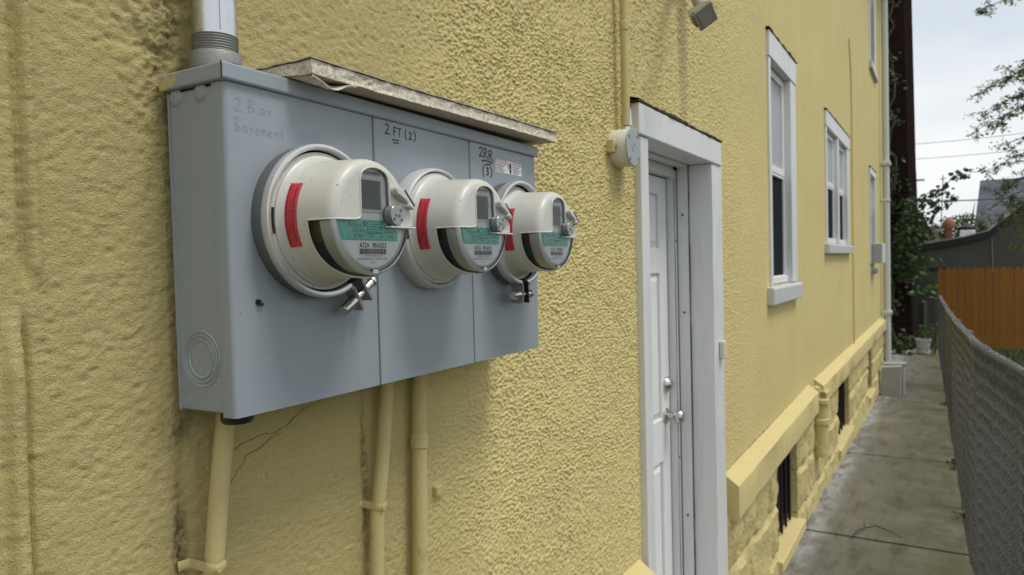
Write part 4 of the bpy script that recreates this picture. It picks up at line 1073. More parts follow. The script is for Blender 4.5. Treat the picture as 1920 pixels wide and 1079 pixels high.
    for k in range(K):
        for j in range(3): Fc.append((k * 4 + j, k * 4 + j + 1, k * 4 + j + 5, k * 4 + j + 4))
    st_.add(V, Fc); rs_ = st_.build('seal_sticker', 'red', o, smooth=60)
    tm = MB()
    for s, wv, hh, frac in (('TAMPERING WITH THIS METER IS A CRIME', .0373, .0025, .92), ('punishable by fine or imprisonment', .0402, .0013, .80), ('under the penal law', .0424, .0013, .5), ('VIOLATORS WILL BE PROSECUTED', .0462, .0025, .86)):
        v, f = text_mesh(s, hh, (a1 - a0) * .0700 * frac, 0)
        Wd = v[:, 0].max(); V = []
        for a, b_ in v:                                  # reads upwards along the barrel
            u = (a - Wd / 2) / .0700; t = (a0 + a1) / 2 - u; w = wv - b_; r_ = body_r(w) + .0004; V.append((r_ * math.cos(t), -w, r_ * math.sin(t)))
        tm.add(V, f)
    tm.build('sticker_print', 'red_ink', rs_)
    return o
meter(.118, .2165, 1, '9016523', 'left electric meter on the grey box, bright clamp ring with bolts at lower right')
meter(.355, .2155, 2, '9016525', 'middle electric meter on the grey box with plain light grey ring and no bolts')
meter(.592, .2150, 3, '9016524', 'right electric meter on the grey box, clamp lugs and bolt hanging straight below')

# ------------------------------------------------------------------ board lying on the box
def board():
    o = thing('particle_board', 'weathered particle board with a torn left end lying on the grey meter box', 'board', BL(0, 0, BH), BR)
    # plan outline (x, y) in box coordinates, front first; torn oblique left end
    n = 70; bot, top = [], []
    y0, th_ = -.036, .0165
    tear = [(.0935 + .004 * (float(vn(k * 1.3, 2, 3)) - .5), y0 + .131 * k / 14) for k in range(15)]
    front = [(.094 + (.725 - .094) * k / n, y0 + .0016 * (vn(k * .7, 3, 2) - .5)) for k in range(1, n + 1)]
    outline = tear[::-1] + front + [(.728, .02), (.725, .095)]
    def zt(x): return .0035 + .0155 * (x / .73) * 0 + .0065 * smooth(x, .1, .75)
    V = []; m = MB(); k = len(outline)
    for lev in range(4):
        for i, (x, y) in enumerate(outline):
            w = .0012 * (vn(i * .8, lev * 5, 7) - .5) * 2
            tn = 1.0
            z = float(zt(x)) + th_ * tn * lev / 3
            V.append((x, y + (w if y < y0 + .003 else 0) - (.001 * (lev == 0)), z + .0006 * (vn(i * .9, lev, 5) - .5)))
    for lev in range(3):
        for i in range(k): m.add([], []) if False else None
    Fc = []; mi = []
    for lev in range(3):
        for i in range(k): Fc.append((lev * k + i, lev * k + (i + 1) % k, (lev + 1) * k + (i + 1) % k, (lev + 1) * k + i))
    m.add(V, Fc, 0)
    m.add(V[:k], [tuple(range(k))], 1); m.add([(v[0], v[1] - .001, v[2] + .0004) for v in V[3 * k:]], [tuple(range(k))], 2)
    m.build('board', ['chip', 'board_face', 'old_wood'], o)
    # dark top skin overhanging the edge
    sk = MB(); V = []; Fc = []
    for i, (x, y) in enumerate(outline[:-2]):
        a = .0012 + .0022 * vn(i * .9, 4, 9); z = float(zt(x)) + th_ * 1.0
        V += [(x - (a if x < .1 else 0), y - a, z + .0006), (x - (a if x < .1 else 0), y - a, z + .0022), (x + .01, y + .01, z + .0026)]
    for i in range(len(outline) - 3):
        for j in range(2): Fc.append((i * 3 + j, i * 3 + j + 1, i * 3 + j + 4, i * 3 + j + 3))
    sk.add(V, Fc); sk.build('top_skin', 'board_face', o)
    # delaminated flap curling down at the front-left corner
    fl = MB(); V = []; Fc = []; A, B = 12, 10
    for i in range(A + 1):
        for j in range(B + 1):
            u, v = i / A, j / B; x = .092 + .075 * u; y = y0 - .001 + .045 * (1 - v)
            droop = .012 * math.exp(-((u - .42) / .28) ** 2) * smooth(v, .25, 1.0)
            V.append((x - .012 * (1 - v), y - .004 * v * math.exp(-((u - .5) / .3) ** 2), .0030 - droop + .0006 * math.sin(9 * u)))
    for i in range(A):
        for j in range(B): Fc.append((i * (B + 1) + j, i * (B + 1) + j + 1, (i + 1) * (B + 1) + j + 1, (i + 1) * (B + 1) + j))
    nv = len(V); V += [(x, y, z - .0012) for x, y, z in V]; Fc += [tuple(q + nv for q in f) for f in Fc]
    ring = [i * (B + 1) + B for i in range(A + 1)]; Fc += [(ring[i], ring[i + 1], ring[i + 1] + nv, ring[i] + nv) for i in range(A)]
    fl.add(V, Fc); fl.build('peeling_flap', 'chip', o, smooth=60)
board()

# ------------------------------------------------------------------ conduits
r_ = thing('riser_pipe', 'bare galvanised riser pipe with threaded collar on top of the grey box', 'pipe', (.557, -.048, 1.975))
m = MB(); m.zlathe([(.0252, .050), (.0252, 2.6)], 48); m.build('pipe', 'galv', r_, smooth=40)
m = MB(); pf = []
for k in range(7): pf += [(.0244, .031 + k * .0030), (.0258, .0325 + k * .0030)]
m.zlathe(pf, 48); m.build('thread', 'dull_zinc', r_, smooth=20)
m = MB(); m.zlathe([(.0290, .006), (.0296, .008), (.0296, .027), (.0285, .0305), (.025, .031)], 48); m.build('collar', 'dull_zinc', r_, smooth=35)
m = MB(); m.prism([(-.040, -.036), (.040, -.036), (.040, .045), (-.040, .045)], 'z', .0005, .0065); m.build('hub_plate', 'ring_side', r_, bevel=.003)
m = MB(); m.tube([(-.001, -.0298, .015), (.009, -.0288, .015)], .0024, 8); m.build('set_screw', 'rust', r_)
m = MB(); m.tube([(-.0100, -.0231, .054), (-.0100, -.0231, 2.6)], .0005, 6); m.build('pipe_seam', 'dull_zinc', r_)
def conduit(label, pts, r, straps=(), coup=()):
    o = thing('conduit', label, 'conduit', pts[0], 0, 'yellow painted conduits on the stucco')
    P = [Vector(p) - Vector(pts[0]) for p in pts]
    m = MB(); m.tube(P, r, 20); m.build('pipe', 'yellow_pipe', o, smooth=50)
    def at(z):
        z -= pts[0][2]
        for a, b_ in zip(P[:-1], P[1:]):
            lo, hi = min(a.z, b_.z), max(a.z, b_.z)
            if lo <= z <= hi: return a + (b_ - a) * ((z - a.z) / (b_.z - a.z)), (b_ - a).normalized()
    for z in straps:
        c, d = at(z); m = MB(); K = 14; V = []; Fc = []
        yw = -pts[0][1] + float(wall_y(c.x + pts[0][0], z)) 
        path = [(-r - .020, yw - .0015), (-r - .004, yw - .002)] + [(-(r + .0018) * math.cos(PI * k / K), c.y - (r + .0018) * math.sin(PI * k / K)) for k in range(K + 1)] + [(r + .004, yw - .002)]
        for x, y in path:
            dz = .0015 * math.sin(x * 300)
            for zz, oo in ((-.006, 0), (-.004, .0014), (.004, .0014), (.006, 0)): V.append((c.x + x, y - oo, c.z + zz + dz - .15 * x))
        for i in range(len(path) - 1):
            for j in range(3): Fc.append((i * 4 + j, i * 4 + j + 1, i * 4 + j + 5, i * 4 + j + 4))
        m.add(V, Fc); m.build('pipe_strap', 'yellow_pipe', o, smooth=40)
        m = MB(); m.tube([(c.x - .4 * r, c.y - r - .001, c.z - .001), (c.x - .4 * r, c.y - r - .005, c.z - .001)], .0035, 8); m.build('strap_screw', 'yellow_pipe', o, smooth=40)
    for z in coup:
        c, d = at(z); m = MB(); m.tube([c - d * .012, c - d * .010, c + d * .010, c + d * .012], [r, r + .0022, r + .0022, r], 18); m.build('coupling', 'yellow_pipe', o, smooth=40)
    return o
conduit('slanting yellow conduit under the left end of the grey box', [(.563, -.038, 1.598), (.547, -.038, 1.491), (.5345, -.038, 1.395), (.530, -.036, 1.34), (.526, -.030, .9), (.526, -.030, .3)], .0115, (1.405,))
conduit('yellow conduit with a strap beneath the middle of the grey box', [(.862, -.030, 1.598), (.859, -.030, 1.55), (.847, -.030, 1.463), (.830, -.030, 1.37), (.825, -.030, 1.28), (.815, -.026, .9), (.815, -.026, .2)], .0110, (1.386,))
conduit('straight yellow conduit beneath the grey box, right of the strapped one', [(.947, -.028, 1.598), (.940, -.028, 1.46), (.934, -.028, 1.28), (.930, -.026, 1.1), (.925, -.026, .2)], .0128, (), (1.462,))
up_ = conduit('tall thin yellow conduit rising from the round junction box', [(1.885, -.030, 2.128), (1.885, -.030, 2.6), (1.883, -.028, 4.2)], .0110, (), (2.40,))
m = MB(); m.tube([(0, 0, -.028), (0, 0, -.004)], .0125, 16); m.tube([(.004, -.012, -.014), (.022, -.022, -.012)], .0028, 8); m.tube([(0, -.0118, .0), (.001, -.0124, .045)], [.006, .002], 8); m.build('steel_connector', 'galv', up_, smooth=40)
m = MB(); sx_, sz_ = 1.010, 1.357; yw = float(wall_y(sx_, sz_))
m.prism([(-.012, -.009), (.012, -.006), (.014, .002), (.006, .010), (-.012, .009)], 'y', .004, -.012)
tag(m.build('pipe_clip', 'yellow_pipe', loc=(sx_, yw, sz_), bevel=.003), 'small stray yellow clip fixed alone on the stucco right of the conduits', 'clip')

# round junction box
jb = thing('junction_box', 'round junction box with grey cover plate beside the top of the door', 'junction box', (1.874, 0, 2.065))
m = MB(); m.lathe([(.050, -.01), (.0515, .0), (.0515, .050), (.0505, .052)], 48); m.build('body', 'cream', jb, smooth=40)
m = MB(); m.lathe([(.0522, .0515), (.0522, .0545), (.0505, .0555)], 48, cap1=True, cap0=True); cv = m.build('cover_plate', 'cover_gray', jb, smooth=30)
for t in (50, 140, 230, 320):
    m = MB(); m.lathe([(.004, .0555), (.0038, .0575), (.002, .058)], 10, cx=.043 * math.cos(rad(t)), cz=.043 * math.sin(rad(t)), cap1=True); m.build('cover_screw', 'dull_zinc', cv)
m = MB(); m.lathe([(.0115, .0554), (.011, .0565), (.0095, .0565), (.009, .0555)], 20); m.build('embossed_ring', 'cover_gray', cv)
m = MB(); m.box(-.068, -.046, -.024, .004, -.018, .018); m.build('mounting_ear', 'yellow_pipe', jb, bevel=.004)
m = MB(); m.lathe([(.006, .024), (.0055, .028), (.002, .029)], 10, cx=-.057, cz=.0, cap1=True); m.build('ear_screw', 'nickel', jb)

# floodlight, hanging from a base plate above the frame
fl = thing('floodlight', 'square grey floodlight jutting out from the upper wall left of the tall window', 'lamp', (2.40, 0, 2.72))
m = MB(); m.lathe([(.055, -.01), (.055, .022), (.048, .03)], 28, cap1=True); m.build('base_plate', 'lamp_gray', fl, smooth=40)
m = MB(); m.tube([(0, -.028, 0), (-.06, -.06, -.03), (-.16, -.11, -.11), (-.235, -.155, -.20), (-.26, -.175, -.225)], [.018, .015, .013, .016, .013], 12); m.build('arm', 'lamp_gray', fl, smooth=50)
hd = MB(); hd.prism([(-.050, -.030), (.050, -.030), (.050, .030), (-.050, .030)], 'y', -.030, .030)
head = MB(); V = []
for s_, y_ in ((.030, .055), (.040, .030), (.056, .0), (.056, -.014)):
    V += [(-s_, y_, -s_ * .8), (s_, y_, -s_ * .8), (s_, y_, s_ * .8), (-s_, y_, s_ * .8)]
Fc = [(4 * i + j, 4 * i + (j + 1) % 4, 4 * i + 4 + (j + 1) % 4, 4 * i + 4 + j) for i in range(3) for j in range(4)] + [(0, 1, 2, 3), (12, 13, 14, 15)]
head.add(V, Fc); hh_ = head.build('lamp_head', 'lamp_gray', fl, bevel=.004)
hh_.location = (-.318, -.198, -.268); hh_.rotation_mode = 'QUATERNION'; hh_.rotation_quaternion = Vector((-.35, -.62, -.70)).to_track_quat('-Y', 'Z') @ __import__('mathutils').Quaternion((0, 1, 0), rad(38)); hh_.scale = (.64, .64, .64)
m = MB(); m.box(-.042, .042, -.017, -.0145, -.032, .032); m.build('lamp_glass', 'lamp_glass', hh_)
m = MB()
for k in range(4): m.box(-.036 + k * .022, -.030 + k * .022, .0, .05, -.052, -.034)
m.build('cooling_fins', 'lamp_gray', hh_)

# standpipe in the gap of the ledge
sp = thing('standpipe', 'yellow painted cleanout pipe with a cap standing in the gap of the ledge', 'pipe', (5.24, -.055, .0))
m = MB(); m.zlathe([(.048, .40), (.048, .62), (.058, .625), (.058, .655), (.048, .66), (.048, .76), (.062, .765), (.062, .79), (.050, .80)], 24); m.build('pipe', 'yellow_pipe', sp, smooth=40)
m = MB(); m.tube([(0, .05, .50), (0, 0, .47), (0, 0, .42)], .05, 16); m.build('elbow', 'yellow_pipe', sp, smooth=50)
m = MB(); m.tube([(-.03, -.03, .83), (.0, -.045, .845), (.035, -.03, .83), (.045, .01, .82)], .020, 12); m.build('valve_handle', 'yellow_pipe', sp, smooth=60)
m = MB(); m.zlathe([(.026, .79), (.026, .84), (.032, .845), (.030, .875), (.010, .885)], 16, (-.045, .02, 0)); m.build('cap', 'yellow_pipe', sp, smooth=50)

# downspout with straps, concrete block, air conditioner, wall vent
dsx, dsy = 11.75, -.075
dn = thing('downspout', 'white downspout at the far corner of the yellow house', 'downspout', (dsx, dsy, 0))
m = MB(); m.tube([(0, 0, ground_z(dsx) + .25), (0, 0, 3.0), (0, 0, 5.45), (.04, -.05, 5.58), (.26, -.36, 5.90), (.28, -.44, 6.1), (.28, -.50, 6.32)], [.048, .046, .044, .044, .046, .046, .046], 14)
m.build('pipe', 'downpipe', dn, smooth=50)
for z in (.93, 2.55, 3.08):
    m = MB(); m.box(-.075, .075, -.065, .075, z - .03, z + .03) if z != 2.55 else m.box(-.055, .055, -.053, .07, z - .02, z + .02); m.build('strap', 'downpipe', dn, bevel=.012)
bk = MB(); gz = float(ground_z(10.85)) - .01
bk.prism([(-.28, gz), (-.05, gz), (-.06, gz + .40), (-.30, gz + .42)], 'x', 0, .14)
o = thing('concrete_slab_block', 'pale concrete block leaning at the foot of the white downspout', 'block', (10.72, 0, 0))
bk.build('block', 'concrete_block', o, bevel=.008)
m = MB(); m.prism([(-.335, gz + .40), (-.06, gz + .40), (-.06, gz + .425), (-.345, gz + .44)], 'x', .16, .34); m.box(.165, .30, -.32, -.10, gz, gz + .40); m.build('rear_block', 'concrete_block', o, bevel=.01)
ac = thing('window_air_conditioner', 'white window air conditioner sticking out below the narrow far window', 'air conditioner', (10.02, 0, 1.66))
m = MB(); m.box(0, .52, -.135, .12, 0, .25); m.build('case', 'white_plastic', ac, bevel=.008)
for k in range(8): m = MB(); m.box(-.008, .0, -.12, -.015, .022 + k * .027, .036 + k * .027); m.build('louvre', 'white_plastic', ac)
m = MB(); m.box(-.0022, -.0006, -.124, -.011, .014, .24); m.build('grille_back', 'ink_soft', ac)
ve = thing('wall_hood', 'small grey vent hood on the wall under the white air conditioner', 'vent', (10.05, 0, 1.58))
m = MB(); m.box(-.05, .12, -.02, .01, -.07, .055); m.build('plate', 'cover_gray', ve, bevel=.004)
m = MB(); m.tube([(.03, -.02, -.01), (.03, -.055, -.015), (.03, -.07, -.04)], .035, 12); m.build('hood', 'cover_gray', ve, smooth=50)

# ------------------------------------------------------------------ chain-link fence
def fence():
    o = thing('chain_link_fence', 'grey chain link fence running along the right of the concrete walkway', 'fence')
    X0, X1 = 1.3, 17.4
    def top(x): return float(np.interp(x, [1.3, 3.4, 4.1, 4.4, 5.2, 7.25, 10.3, 14, 17.4], [1.262, 1.268, 1.272, 1.282, 1.245, 1.156, 1.045, .95, .88]))
    def bot(x): return float(ground_z(x)) + .015
    def yy(x): return float(fence_y(x)) - .022
    pitch = .037; r = .0021; V = []; Fc = []
    n = int((X1 - X0) / pitch); off_ = 0
    for k in range(n):
        x = X0 + k * pitch; zt, zb = top(x), bot(x); rows = int((zt - zb) / pitch); pts = []
        zj = random.gauss(0, .005); wob = .012 * math.sin(x * 2.1) + .006 * math.sin(x * 6.3)
        for j in range(rows + 1):
            z = zt - (zt - zb) * j / rows + zj * min(1, j / 3); sd_ = 1 if j % 2 else -1
            xx = x + (pitch + .002 if j % 2 else -.002) + random.gauss(0, .0012); yb = float(yy(xx)) + wob * (.3 + .7 * math.sin(PI * j / rows))
            pts.append((xx, yb - .0062 * sd_, z + .004)); pts.append((xx, yb + .0062 * sd_, z - .004))
        a = random.uniform(.5, 1.0)
        p0 = pts[0]
        pts = [(p0[0] + .022 * a, p0[1] - .014 * a, p0[2] + .012), (p0[0] + .016, p0[1] - .010, p0[2] + .026 * a), (p0[0] + .004, p0[1] + .006, p0[2] + .018)] + pts
        P = np.array(pts); near = x < 7.5
        q = 5 if near else 3
        D = np.gradient(P, axis=0); D /= np.linalg.norm(D, axis=1)[:, None] + 1e-9
        A = np.cross(D, [.3, 1, .2]); A /= np.linalg.norm(A, axis=1)[:, None] + 1e-9; B = np.cross(D, A)
        rr_ = r * (1.0 if near else 1.1)
        for m_ in range(q):
            t = 2 * PI * m_ / q + .6; V.append(P + (A * math.cos(t) + B * math.sin(t)) * rr_)
        L_ = len(P); base = off_
        i = np.arange(L_ - 1)
        for m_ in range(q):
            m2 = (m_ + 1) % q; Fc.append(np.stack([base + m_ * L_ + i, base + m2 * L_ + i, base + m2 * L_ + i + 1, base + m_ * L_ + i + 1], -1))
        off_ += q * L_
    raw('wire_mesh', np.concatenate(V), np.concatenate(Fc), 'wire', o, True, 'stuff')
    rail = MB(); rail.tube([(x, yy(x) - .030, top(x) - .012) for x in np.linspace(X0, X1, 40)], .020, 12); rail.build('top_rail', 'post', o, smooth=50)
    for x in (3.50, 5.6, 7.6, 9.9, 12.4, 14.9, 17.35):
        p = MB(); p.tube([(x, yy(x) - .034, bot(x) - .3), (x, yy(x) - .034, top(x) - .02), (x, yy(x) - .034, top(x) + .012), (x, yy(x) - .034, top(x) + .022)], [.026, .026, .027, .008], 14); p.build('post', 'post', o, smooth=40)
    for x in np.arange(1.6, 9, .45):
        t = MB(); pts = [(x + .004 * k, yy(x) - .030 - .024 * math.sin(a), top(x) - .012 + .024 * math.cos(a)) for k, a in enumerate(np.linspace(0, 5.4, 10))]
        t.tube(pts + [(x + .03, yy(x) + .006, top(x) - .03)], .0021, 5); t.build('tie_wire', 'wire', o, smooth=60)
fence()

# ------------------------------------------------------------------ far end: fences, buildings
def picket_fence():
    x = 20.3
    o = thing('picket_fence', 'orange stained wooden fence with pointed pickets behind the lawn', 'fence', (x, 0, 0))
    y = -.66; w = .128; base = MB()
    base.prism([(0, -.50), (w, -.50), (w, 1.36), (w * .80, 1.405), (w * .5, 1.44), (w * .2, 1.405), (0, 1.36)], 'x', -.011, .011)
    proto = None; k = 0
    while y > -4.4:
        if proto is None: proto = base.build('picket', 'orange', o); p = proto
        else: p = proto.copy(); COL.objects.link(p); p.parent = o
        p.location = (rng.uniform(-.003, .003), y - w, rng.uniform(-.010, .006)); p.rotation_euler = (rng.uniform(-.006, .006), 0, rng.uniform(-.02, .02)); y -= w + rng.uniform(.009, .014); k += 1
    for z in (-.2, .5, 1.15): m = MB(); m.box(.014, .055, -4.5, -.64, z, z + .08); m.build('rail', 'orange', o)
    for yv in (-.70, -2.6, -4.4): m = MB(); m.box(.014, .11, yv - .09, yv, -.6, 1.38); m.build('fence_post', 'orange', o)
picket_fence()
def board_fence():
    o = thing('board_fence', 'weathered grey board fence behind the white planter', 'fence', (20.0, 0, 0))
    y = -.60
    while y < .25:
        m = MB(); h = rng.uniform(1.0, 1.28); m.box(-.012, .012, y, y + .125, -.55, h); p = m.build('fence_board', 'old_wood', o); p.rotation_euler = (rng.uniform(-.015, .015), 0, 0); y += .132
    m = MB(); m.box(.014, .06, -.6, .4, .7, .8); m.build('rail', 'old_wood', o)
    m = MB(); m.box(-.10, -.02, -.44, -.36, -.5, .62); m.build('short_post', 'pole', o)
board_fence()
bb = thing('brick_building', 'tall dark brick building with climbing vine beyond the yellow house', 'building', (18.6, -.17, 0))
m = MB(); V = []
H = 14.
for x in (0, 6):
    V += [(x, 0, -.6), (x, 7, -.6), (x, 7.25, H), (x, .215, H)]
m.add(V, [(0, 1, 2, 3), (4, 7, 6, 5), (0, 3, 7, 4), (1, 5, 6, 2), (3, 2, 6, 7), (0, 4, 5, 1)]); m.build('brick_wall', 'brick', bb)
m = MB(); m.box(-.06, 6.06, .12, 7.4, H, H + .15); m.build('parapet', 'tar', bb)
# low rendered building with a sloped roof edge
gb = thing('rendered_building', 'low dark grey rendered building with tar edged sloping roof behind the fences', 'building', (26, 0, 0))
prof = [(2.6, 1.85), (.2, 1.93), (-.50, 2.03), (-1.35, 2.17), (-1.95, 2.33), (-2.40, 2.72), (-2.85, 3.12), (-4.2, 4.2), (-6, 4.5)]
m = MB(); poly = [(2.6, -.6)] + prof + [(-6, -.6)]
m.prism(poly, 'x', 0, 9); m.build('wall', 'gray_stucco', gb)
m = MB()
for (ya, za), (yb, zb) in zip(prof[:-1], prof[1:]):
    m.add([(-.10, ya, za - .10), (-.10, yb, zb - .10), (-.10, yb, zb + .09), (-.10, ya, za + .09), (9, ya, za - .10), (9, yb, zb - .10), (9, yb, zb + .09), (9, ya, za + .09)],
          [(0, 1, 2, 3), (4, 7, 6, 5), (3, 2, 6, 7), (0, 4, 5, 1), (0, 3, 7, 4), (1, 5, 6, 2)])
m.build('roof_edge', 'tar', gb)
m = MB()
for (ya, za), (yb, zb) in zip(prof[1:-2], prof[2:-1]):
    m.add([(-.13, ya, za + .092), (-.13, yb, zb + .092), (-.13, yb, zb + .13), (-.13, ya, za + .13), (.3, ya, za + .092), (.3, yb, zb + .092), (.3, yb, zb + .13), (.3, ya, za + .13)], [(0, 1, 2, 3), (4, 7, 6, 5), (3, 2, 6, 7), (0, 4, 5, 1), (0, 3, 7, 4), (1, 5, 6, 2)])
m.build('flashing', 'metal_flash', gb)
m = MB(); m.box(-.05, .0, -.9, .55, 1.28, 1.34); m.build('low_batten', 'tar', gb); m = MB(); m.tube([(-.03, -2.05, 1.2), (-.03, -2.03, 2.2)], .012, 6); m.build('drain_pipe', 'metal_flash', gb)
m = MB(); m.box(.2, .8, -1.62, -1.22, 2.0, 2.48); ch_ = m.build('chimney', 'label_white', gb, bevel=.02)
m = MB(); m.zlathe([(.20, 0), (.24, .03), (.24, .10), (.05, .22)], 14, (.5, -1.42, 2.48)); m.build('chimney_cap', 'tar', ch_)
m = MB(); m.zlathe([(.11, 1.9), (.11, 2.55)], 14, (.6, -.93, 0)); cp = m.build('chimney_pot', 'terracotta', gb, smooth=50)
m = MB(); m.zlathe([(.16, 0), (.18, .10), (.17, .22), (.04, .36)], 14, (.6, -.93, 2.55)); m.build('pot_cowl', 'terracotta', cp, smooth=50)
m = MB(); m.tube([(.7, -.60, 1.9), (.7, -.60, 2.45)], .04, 8); vc = m.build('roof_vent', 'metal_flash', gb)
m = MB(); m.zlathe([(.05, -.16), (.14, -.11), (.18, 0), (.15, .11), (.06, .17)], 14, (.7, -.60, 2.60)); m.build('vent_ball', 'white_plastic', vc, smooth=60)
# slate roofed house
gh = thing('gable_house', 'house with steep slate grey shingle roof rising behind the rendered building', 'house', (45, 0, 0))
m = MB(); m.box(0, 9, -12, -2.35, -.6, 3.5); m.build('wall', 'label_white', gh)
m = MB(); V = [(-.5, -2.1, 3.35), (-.5, -12.3, 3.35), (4.5, -12.3, 8.2 - 1.6), (4.5, -2.42, 8.2 - 1.6), (9.5, -12.3, 3.35), (9.5, -2.1, 3.35)]
V = [(-.4, -2.12, 3.1), (-.4, -12.3, 3.1), (2.2, -12.3, 5.75), (2.2, -2.52, 5.75), (9.5, -12.3, 3.1), (9.5, -2.12, 3.1)]
m.add(V, [(0, 1, 2, 3), (3, 2, 4, 5)]); rfo = m.build('roof', 'shingle', gh)
uv = rfo.data.uv_layers.new(name='UVMap')
for lp in rfo.data.loops:
    c_ = rfo.data.vertices[lp.vertex_index].co; uv.data[lp.index].uv = (c_.y, c_.z * 1.35)
m = MB(); m.add([(-.45, -2.05, 3.05), (-.45, -2.15, 3.05), (2.15, -2.54, 5.80), (2.15, -2.44, 5.80), (-.3, -2.05, 3.0), (-.3, -2.15, 3.0), (2.3, -2.54, 5.72), (2.3, -2.44, 5.72)], [(0, 1, 2, 3), (4, 7, 6, 5), (0, 4, 5, 1), (3, 2, 6, 7), (0, 3, 7, 4), (1, 5, 6, 2)]); m.build('verge_board', 'label_white', gh)
ph = thing('peach_house', 'peach coloured gable wall with dark roof line right of the brick building', 'house', (32, 0, 0))
m = MB(); m.prism([(3, -.6), (3, 3.9), (.2, 3.02), (-.95, 2.30), (-.95, -.6)], 'x', 0, 6); m.build('wall', 'peach', ph)
m = MB(); V = []
for x in (-.15, 6.1): V += [(x, 3, 3.92), (x, .2, 3.04), (x, -1.05, 2.25), (x, -1.05, 2.37), (x, .2, 3.20), (x, 3, 4.08)]
m.add(V, [(0, 1, 4, 5), (1, 2, 3, 4), (6, 11, 10, 7), (7, 10, 9, 8), (5, 4, 10, 11), (4, 3, 9, 10), (0, 6, 7, 1), (1, 7, 8, 2), (2, 8, 9, 3)]); m.build('roof', 'tar', ph)
# utility poles and lines
for (y, h, x, lab, lean) in ((.80, 8.3, 60, 'taller dark utility pole seen just right of the brick building', 0.15), (-.45, 8.1, 62, 'thin leaning mast in the distance between the brick building and the leafy branches', -.35)):
    o = thing('utility_pole', lab, 'utility pole', (x, y, -.5), 0, 'distant poles beyond the roofs')
    m = MB(); m.tube([(0, 0, 0), (0, lean, h)], [.13, .09] if lean > 0 else [.04, .03], 8); m.build('pole', 'pole', o, smooth=50)
    m = MB(); m.box(-.04, .04, -.6 + lean, .6 + lean, h - .7, h - .58) if lean > 0 else m.box(-.03, .03, lean - .2, lean + .2, h - .3, h - .25); m.build('crossarm', 'pole', o)
for (za, zb, x, lab, r) in ((9.6, 9.9, 58, 'highest of the thin power lines crossing the sky', .018), (8.7, 8.9, 59, 'middle of the thin power lines crossing the sky', .018), (4.36, 4.36, 38, 'thick low cable stretched above the distant roofs', .030)):
    m = MB(); m.tube([(x, 4 - k * 1.5, za + (zb - za) * k / 10 - .25 * math.sin(PI * k / 10)) for k in range(11)], r, 6)
    tag(m.build('power_line', 'pole', smooth=60), lab, 'cable', 'lines crossing the sky')

# ------------------------------------------------------------------ planter, weeds, debris
pt = thing('planter', 'white plastic planter urn holding weeds at the end of the walkway', 'planter', (17.7, -.395, float(ground_z(17.7)) + .0))
m = MB(); m.zlathe([(.125, 0), (.125, .05), (.095, .07), (.10, .085), (.125, .10), (.150, .26), (.165, .27), (.165, .305), (.145, .305), (.14, .27)], 20, cap=False); m.build('pot', 'white_plastic', pt, smooth=30)
m = MB(); m.zlathe([(.142, .268), (.142, .27)], 16); m.build('soil', 'earth', pt)
def leaves(name, centers, size, mat, parent, per=1, spread=.0, flat=.5, aspect=.5, droop=.2, kind='stuff'):
    C_ = np.repeat(np.asarray(centers, float), per, 0); n = len(C_)
    C_ = C_ + rng.normal(0, 1, (n, 3)) * spread
    d = rng.normal(0, 1, (n, 3)); d[:, 2] = d[:, 2] * flat - droop; d /= np.linalg.norm(d, axis=1)[:, None]
    s = rng.normal(0, 1, (n, 3)); s -= d * (s * d).sum(1)[:, None]; s /= np.linalg.norm(s, axis=1)[:, None]
    u = np.cross(d, s); sz = size * rng.uniform(.6, 1.3, n)[:, None]
    V = np.stack([C_, C_ + d * sz * .35 + s * sz * aspect * .5 + u * sz * .06, C_ + d * sz * .75 + s * sz * aspect * .36, C_ + d * sz, C_ + d * sz * .75 - s * sz * aspect * .36, C_ + d * sz * .35 - s * sz * aspect * .5 + u * sz * .06], 1).reshape(-1, 3)
    b_ = np.arange(n)[:, None] * 6
    F_ = np.concatenate([b_ + np.array([[0, 1, 2, 3]]), b_ + np.array([[0, 3, 4, 5]])], 0)
    return raw(name, V, F_, mat, parent, False, kind)
def branchline(p0, p1, n, sag=0., wob=.03):
    p0, p1 = np.array(p0, float), np.array(p1, float); t = np.linspace(0, 1, n)[:, None]
    P = p0 + (p1 - p0) * t; P[:, 2] += sag * np.sin(PI * t[:, 0]); P[1:-1] += rng.normal(0, wob, (n - 2, 3)); return P
c = []
for k in range(26):
    a = rng.uniform(0, 6.28); r = rng.uniform(0, .13); h = rng.uniform(.05, .30); c.append((r * math.cos(a) * 1.2, r * math.sin(a) * 1.2, .29 + h))
wd = thing('potted_weeds', 'leggy green weeds growing out of the white planter', 'plant', (17.7, -.395, float(ground_z(17.7))))
leaves('foliage', c, .055, 'leaf_mid', wd, 5, .03)
m = MB()
for p in c[:14]: m.tube([(p[0] * .3, p[1] * .3, .26), p], .003, 4)
m.build('stems', 'leaf_mid', wd)
wd = thing('weeds', 'tall thin weeds beside the planter at the foot of the chain link fence', 'plant', (17.6, -.60, float(ground_z(17.6))))
c = [(rng.uniform(-.5, .2), rng.uniform(-.05, .08), rng.uniform(.05, .62)) for k in range(40)]
leaves('foliage', c, .05, 'leaf_mid', wd, 4, .03)
m = MB()
for p in c[:18]: m.tube([(p[0] * .6, p[1] * .6, 0), p], .004, 4)
m.build('stems', 'leaf_mid', wd)
